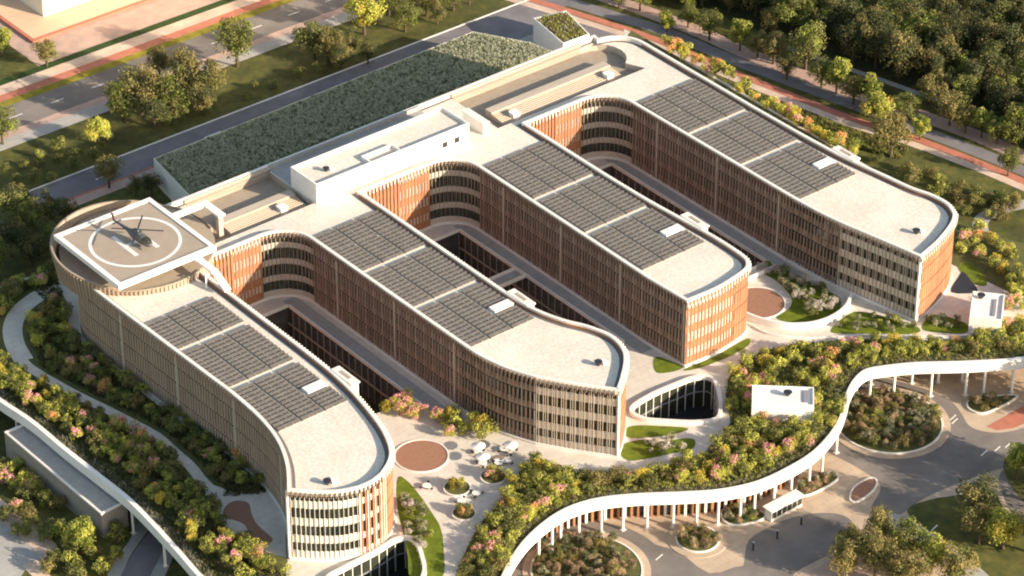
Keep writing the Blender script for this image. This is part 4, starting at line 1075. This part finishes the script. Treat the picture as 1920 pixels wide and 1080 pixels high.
# street trees and forest
def trees_at(px, k, s, lab, grp, z=G):
    x, y = at(*px, z); put_tree(k, x, y, z, s, lab, grp)
TL = [((265,215),'olive',1.35,'one of the large brownish-green trees in the clump behind the main road'),((320,215),'green',1.3,''),((350,180),'olive',1.3,''),((230,225),'green',1.1,''),((395,190),'olive',1.1,''),((300,150),'olive',.9,''),((290,240),'dark',.9,''),((380,215),'dark',.8,'')]
for px, k, s, _ in TL: trees_at(px, k, s, 'tree with %s crown in the roadside clump' % {'olive':'brownish-green','green':'mid-green','dark':'dark green'}[k], '%s trees in the clump by the main road' % k)
for px, k, s, lab in [((445,125),'green',1.25,'round green tree alone beside the main road sidewalk'),((590,110),'green',1.15,'broad green tree near the sidewalk end at the top'),((615,118),'olive',1.0,'brownish tree beside the broad tree near the sidewalk end'),((683,65),'yellow',1.45,'bright yellow-green round tree at the top edge'),((88,125),'olive',.8,'small thin tree in the hedge below the corner building'),((185,272),'yellow',.95,'yellow-topped tree on the grass strip left of the clump'),((205,352),'olive',.85,'round olive tree between the back road and the planted block'),((5,270),'green',1.0,'tree cut by the left edge beside the main road'),((5,105),'fresh',1.0,'bright green tree at the left edge below the corner building'),((150,1040),'fresh',1.2,'large green tree below the flat-roofed canopy'),((285,365),'dark',.55,'low dark tree behind the drum screen'),((255,368),'dark',.5,'smaller dark tree behind the drum screen'),((1880,1030),'yellow',1.15,'golden round tree on the lawn at the lower right'),((1905,900),'lime' if False else 'fresh',1.0,'bright green tree on the island at the right edge'),((1640,1085),'olive',1.05,'large brownish-green tree over the footpath at the bottom right'),((1700,1110),'olive',1.1,'large brownish tree at the bottom edge beside the footpath'),((1600,1050),'olive',.9,'tree overhanging the drop-off pavement at the bottom right'),((1745,1075),'yellow',1.1,'yellow flowering tree behind the large trees at the bottom right'),((1700,1050),'green',.9,'small tree beside the grey footpath'),((1830,985),'dark',1.0,'dark tree on the lawn left of the golden tree')]:
    trees_at(px, k, s, lab, None)
for i, (px, k, s) in enumerate([((20,480),'dark',1.0),((55,450),'green',1.0),((95,430),'dark',.9),((20,430),'green',1.1),((60,500),'dark',.9),((100,480),'green',.8),((130,420),'dark',.6),((-10,520),'green',1.0),((35,410),'dark',.8)]):
    trees_at(px, k, s, 'tree with %s crown in the shaded grove behind the helipad corner' % {'dark':'dark','green':'mid-green'}[k], '%s trees in the grove behind the helipad' % k)
for i, (px, k, s) in enumerate([((760,60),'green',.9),((800,30),'olive',1.0),((850,20),'green',1.0),((730,30),'green',.9),((780,10),'olive',1.0),((880,8),'olive',.8),((690,120),'dark',.6),((640,130),'dark',.7),((660,100),'dark',.6),((820,45),'dark',.6)]):
    trees_at(px, k, s, 'tree with %s crown in the row above the back road' % {'olive':'brownish','green':'mid-green','dark':'dark'}[k], '%s trees in the row above the back road' % k)
# low dark bushes on the grass strip
for iq, (x, y) in LR([(0,320),(120,270),(240,260),(560,130),(700,90),(690,110),(480,180),(250,280),(100,340),(0,380)], 26, 4, G):
    put(rnd.choice(GT['green']), 'bush', x, y, G, rnd.uniform(.7,1.2), '%s low green bush from the left on the grass strip' % num(iq), 'bush', 'low bushes on the grass strip')
for iq, (x, y) in LR([(0,980),(60,940),(110,1000),(240,985),(240,1040),(180,1085),(100,1085)], 26, 2.2, G):
    put(rnd.choice(GT[pickc(shade)]), 'bush', x, y, G, rnd.uniform(.8,1.3), '%s bush from the left in the planting below the flat-roofed canopy' % num(iq), 'bush', 'bushes below the canopy')
for x, y in scatter([(0,870),(40,885),(110,960),(60,940),(0,910)], 12, 2.0, G):
    c = pickc(warm); put(rnd.choice(GT[c]), 'bush', x, y, G, rnd.uniform(.9,1.3), '%s bush beside the flat-roofed canopy at the left edge' % CNAME[c], 'bush', 'bushes beside the canopy')
# path trees on the right
for px, k, s in [((1387,95),'fresh',1.1),((1330,75),'green',.9),((1450,120),'olive',1.0),((1510,130),'green',1.2),((1568,175),'fresh',1.15),((1630,205),'fresh',1.2),((1645,235),'yellow',1.1),((1670,295),'olive',1.2),((1780,235),'olive',1.0),((1840,258),'fresh',1.0),((1905,275),'green',1.1),((1745,200),'olive',1.0),((1590,300),'green',.7)]:
    trees_at(px, k, s, 'tree with %s crown standing along the right-hand promenade' % {'fresh':'bright green','green':'mid-green','olive':'brownish','yellow':'yellow'}[k], '%s trees along the promenade' % k)
fw_ = [('dark',5),('green',2.5),('olive',2)]
for x, y in scatter([(1060,-60),(2060,-60),(2060,330),(1920,262),(1830,215),(1720,165),(1640,140),(1540,100),(1440,60),(1340,20),(1250,0),(1120,-20)], 165, 5.6, G):
    k = pickc(fw_); put_tree(k, x, y, G, rnd.uniform(.75,1.3), 'forest tree with %s crown at the top right' % {'dark':'dark','green':'mid-green','olive':'brownish'}[k], '%s forest trees' % k)
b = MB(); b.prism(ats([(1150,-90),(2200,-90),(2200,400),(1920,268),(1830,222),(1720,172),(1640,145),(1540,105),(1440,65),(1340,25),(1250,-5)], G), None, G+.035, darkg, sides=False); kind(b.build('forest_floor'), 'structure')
for iq, (x, y) in LR([(1620,300),(1720,320),(1900,380),(1905,410),(1860,420),(1800,400),(1730,350),(1640,310)], 22, 3, G):
    put(rnd.choice(GT['olive']+GT['green']), 'bush', x, y, G, rnd.uniform(.8,1.3), '%s bush from the left on the slope beyond the farthest wing' % num(iq), 'bush', 'bushes beyond the farthest wing')
live = []
for q in PENDING:
    X, Y = pxy(q[1], q[2], q[3]+1.5)
    # size in the picture; those outside the frame or in the far hedge come last
    sc_ = q[4]/(Vector((q[1],q[2],q[3]))-CAM).length*1000
    if X < 0 or X > 1920 or Y < 0 or Y > 1080: sc_ *= .3
    live.append((sc_, X, q))
live.sort(key=lambda t: -t[0])
mass = live[292:]; live = live[:292]; by = {}
for _, X, q in live: by.setdefault((q[5], q[6], q[7]), []).append((X, q))
for (c, where, cat), L in by.items():
    L.sort(key=lambda t: t[0])
    for i, (X, q) in enumerate(L):
        kd = 'small tree' if cat == 'small tree' else 'low bush'
        lab = ('only %s %s in the %s' % (CNAME[c], kd, where)) if len(L) == 1 else ('%s %s %s from the left in the %s' % (num(i), CNAME[c], kd, where))
        put(q[0], 'garden_shrub', q[1], q[2], q[3], q[4], lab, cat, '%ss in the %s' % (kd, where))
vv, ff, mi, ms_ = [], [], [], []
for _, X, q in mass:
    me = q[0]; a = rnd.random()*6.28; ca, sa = math.cos(a)*q[4], math.sin(a)*q[4]; o0 = len(vv)
    mp_ = []
    for m in me.materials:
        if m not in ms_: ms_.append(m)
        mp_.append(ms_.index(m))
    for v in me.vertices: vv.append((q[1]+v.co.x*ca-v.co.y*sa, q[2]+v.co.x*sa+v.co.y*ca, q[3]+v.co.z*q[4]))
    for p in me.polygons: ff.append(tuple(o0+i for i in p.vertices)); mi.append(mp_[p.material_index])
if vv:
    me = bpy.data.meshes.new('shrubbery'); me.from_pydata(vv, [], ff)
    for m in ms_: me.materials.append(m)
    me.polygons.foreach_set('material_index', mi); me.update()
    o = bpy.data.objects.new('shrubbery', me); COL.objects.link(o); o['kind'] = 'stuff'; o['label'] = 'remaining mixed shrubs of the garden beds'
for i, px in enumerate([(1975,905),(1990,960),(2010,1010),(1975,1050),(2040,930),(2000,760),(2060,800)]):
    trees_at(px, 'green', 1.3, 'green tree just past the right edge, its shadow on the road', 'street trees past the right edge')
for px, k, s, lab in [((1575,1085),'olive',.9,'brownish tree at the bottom edge left of the large tree group'),((1680,1060),'olive',.85,'brownish tree in the middle of the large tree group'),((1790,1105),'olive',1.0,'olive tree at the bottom edge right of the footpath trees'),((1645,1022),'olive',.85,'highest olive tree of the group over the drop-off pavement'),((1835,1020),'olive',.9,'olive tree in front of the golden tree on the lawn')]:
    trees_at(px, k, s, lab, None)
b = MB(); b.prism(spline(ats([(1783,548),(1797,520),(1806,510),(1822,528),(1832,548)], 0), 3, True), None, .07, black, sides=False); kind(b.build('ramp_mouth'), 'structure')
for px, k, s in [((1290,52),'green',.7),((1420,108),'olive',.7),((1475,150),'dark',.6),((1540,165),'green',.8),((1600,195),'olive',.8),((1700,225),'green',.8),((1725,262),'fresh',.9),((1810,250),'olive',.8),((1870,270),'green',.8),((1890,330),'green',.7),((1250,60),'fresh',.8),((1200,20),'green',.8),((1160,15),'fresh',.9),((1290,20),'fresh',.8),((1230,0),'green',.9)]:
    trees_at(px, k, s, 'smaller %s tree between the promenade and the forest' % {'fresh':'bright green','green':'mid-green','olive':'brownish','dark':'dark'}[k], 'smaller trees between promenade and forest')
seen = {}
for o in list(COL.objects):
    if o.parent is None and 'label' in o and 'category' in o: seen.setdefault(o['label'], []).append(o)
for lab, L in seen.items():
    if len(L) < 2 or len(lab.split())+4 > 16: continue
    L.sort(key=lambda o: pxy(*o.location)[0])
    for i, o in enumerate(L): o['label'] = '%s, %s from the left' % (lab, num(i))
print('objects', len(bpy.data.objects))
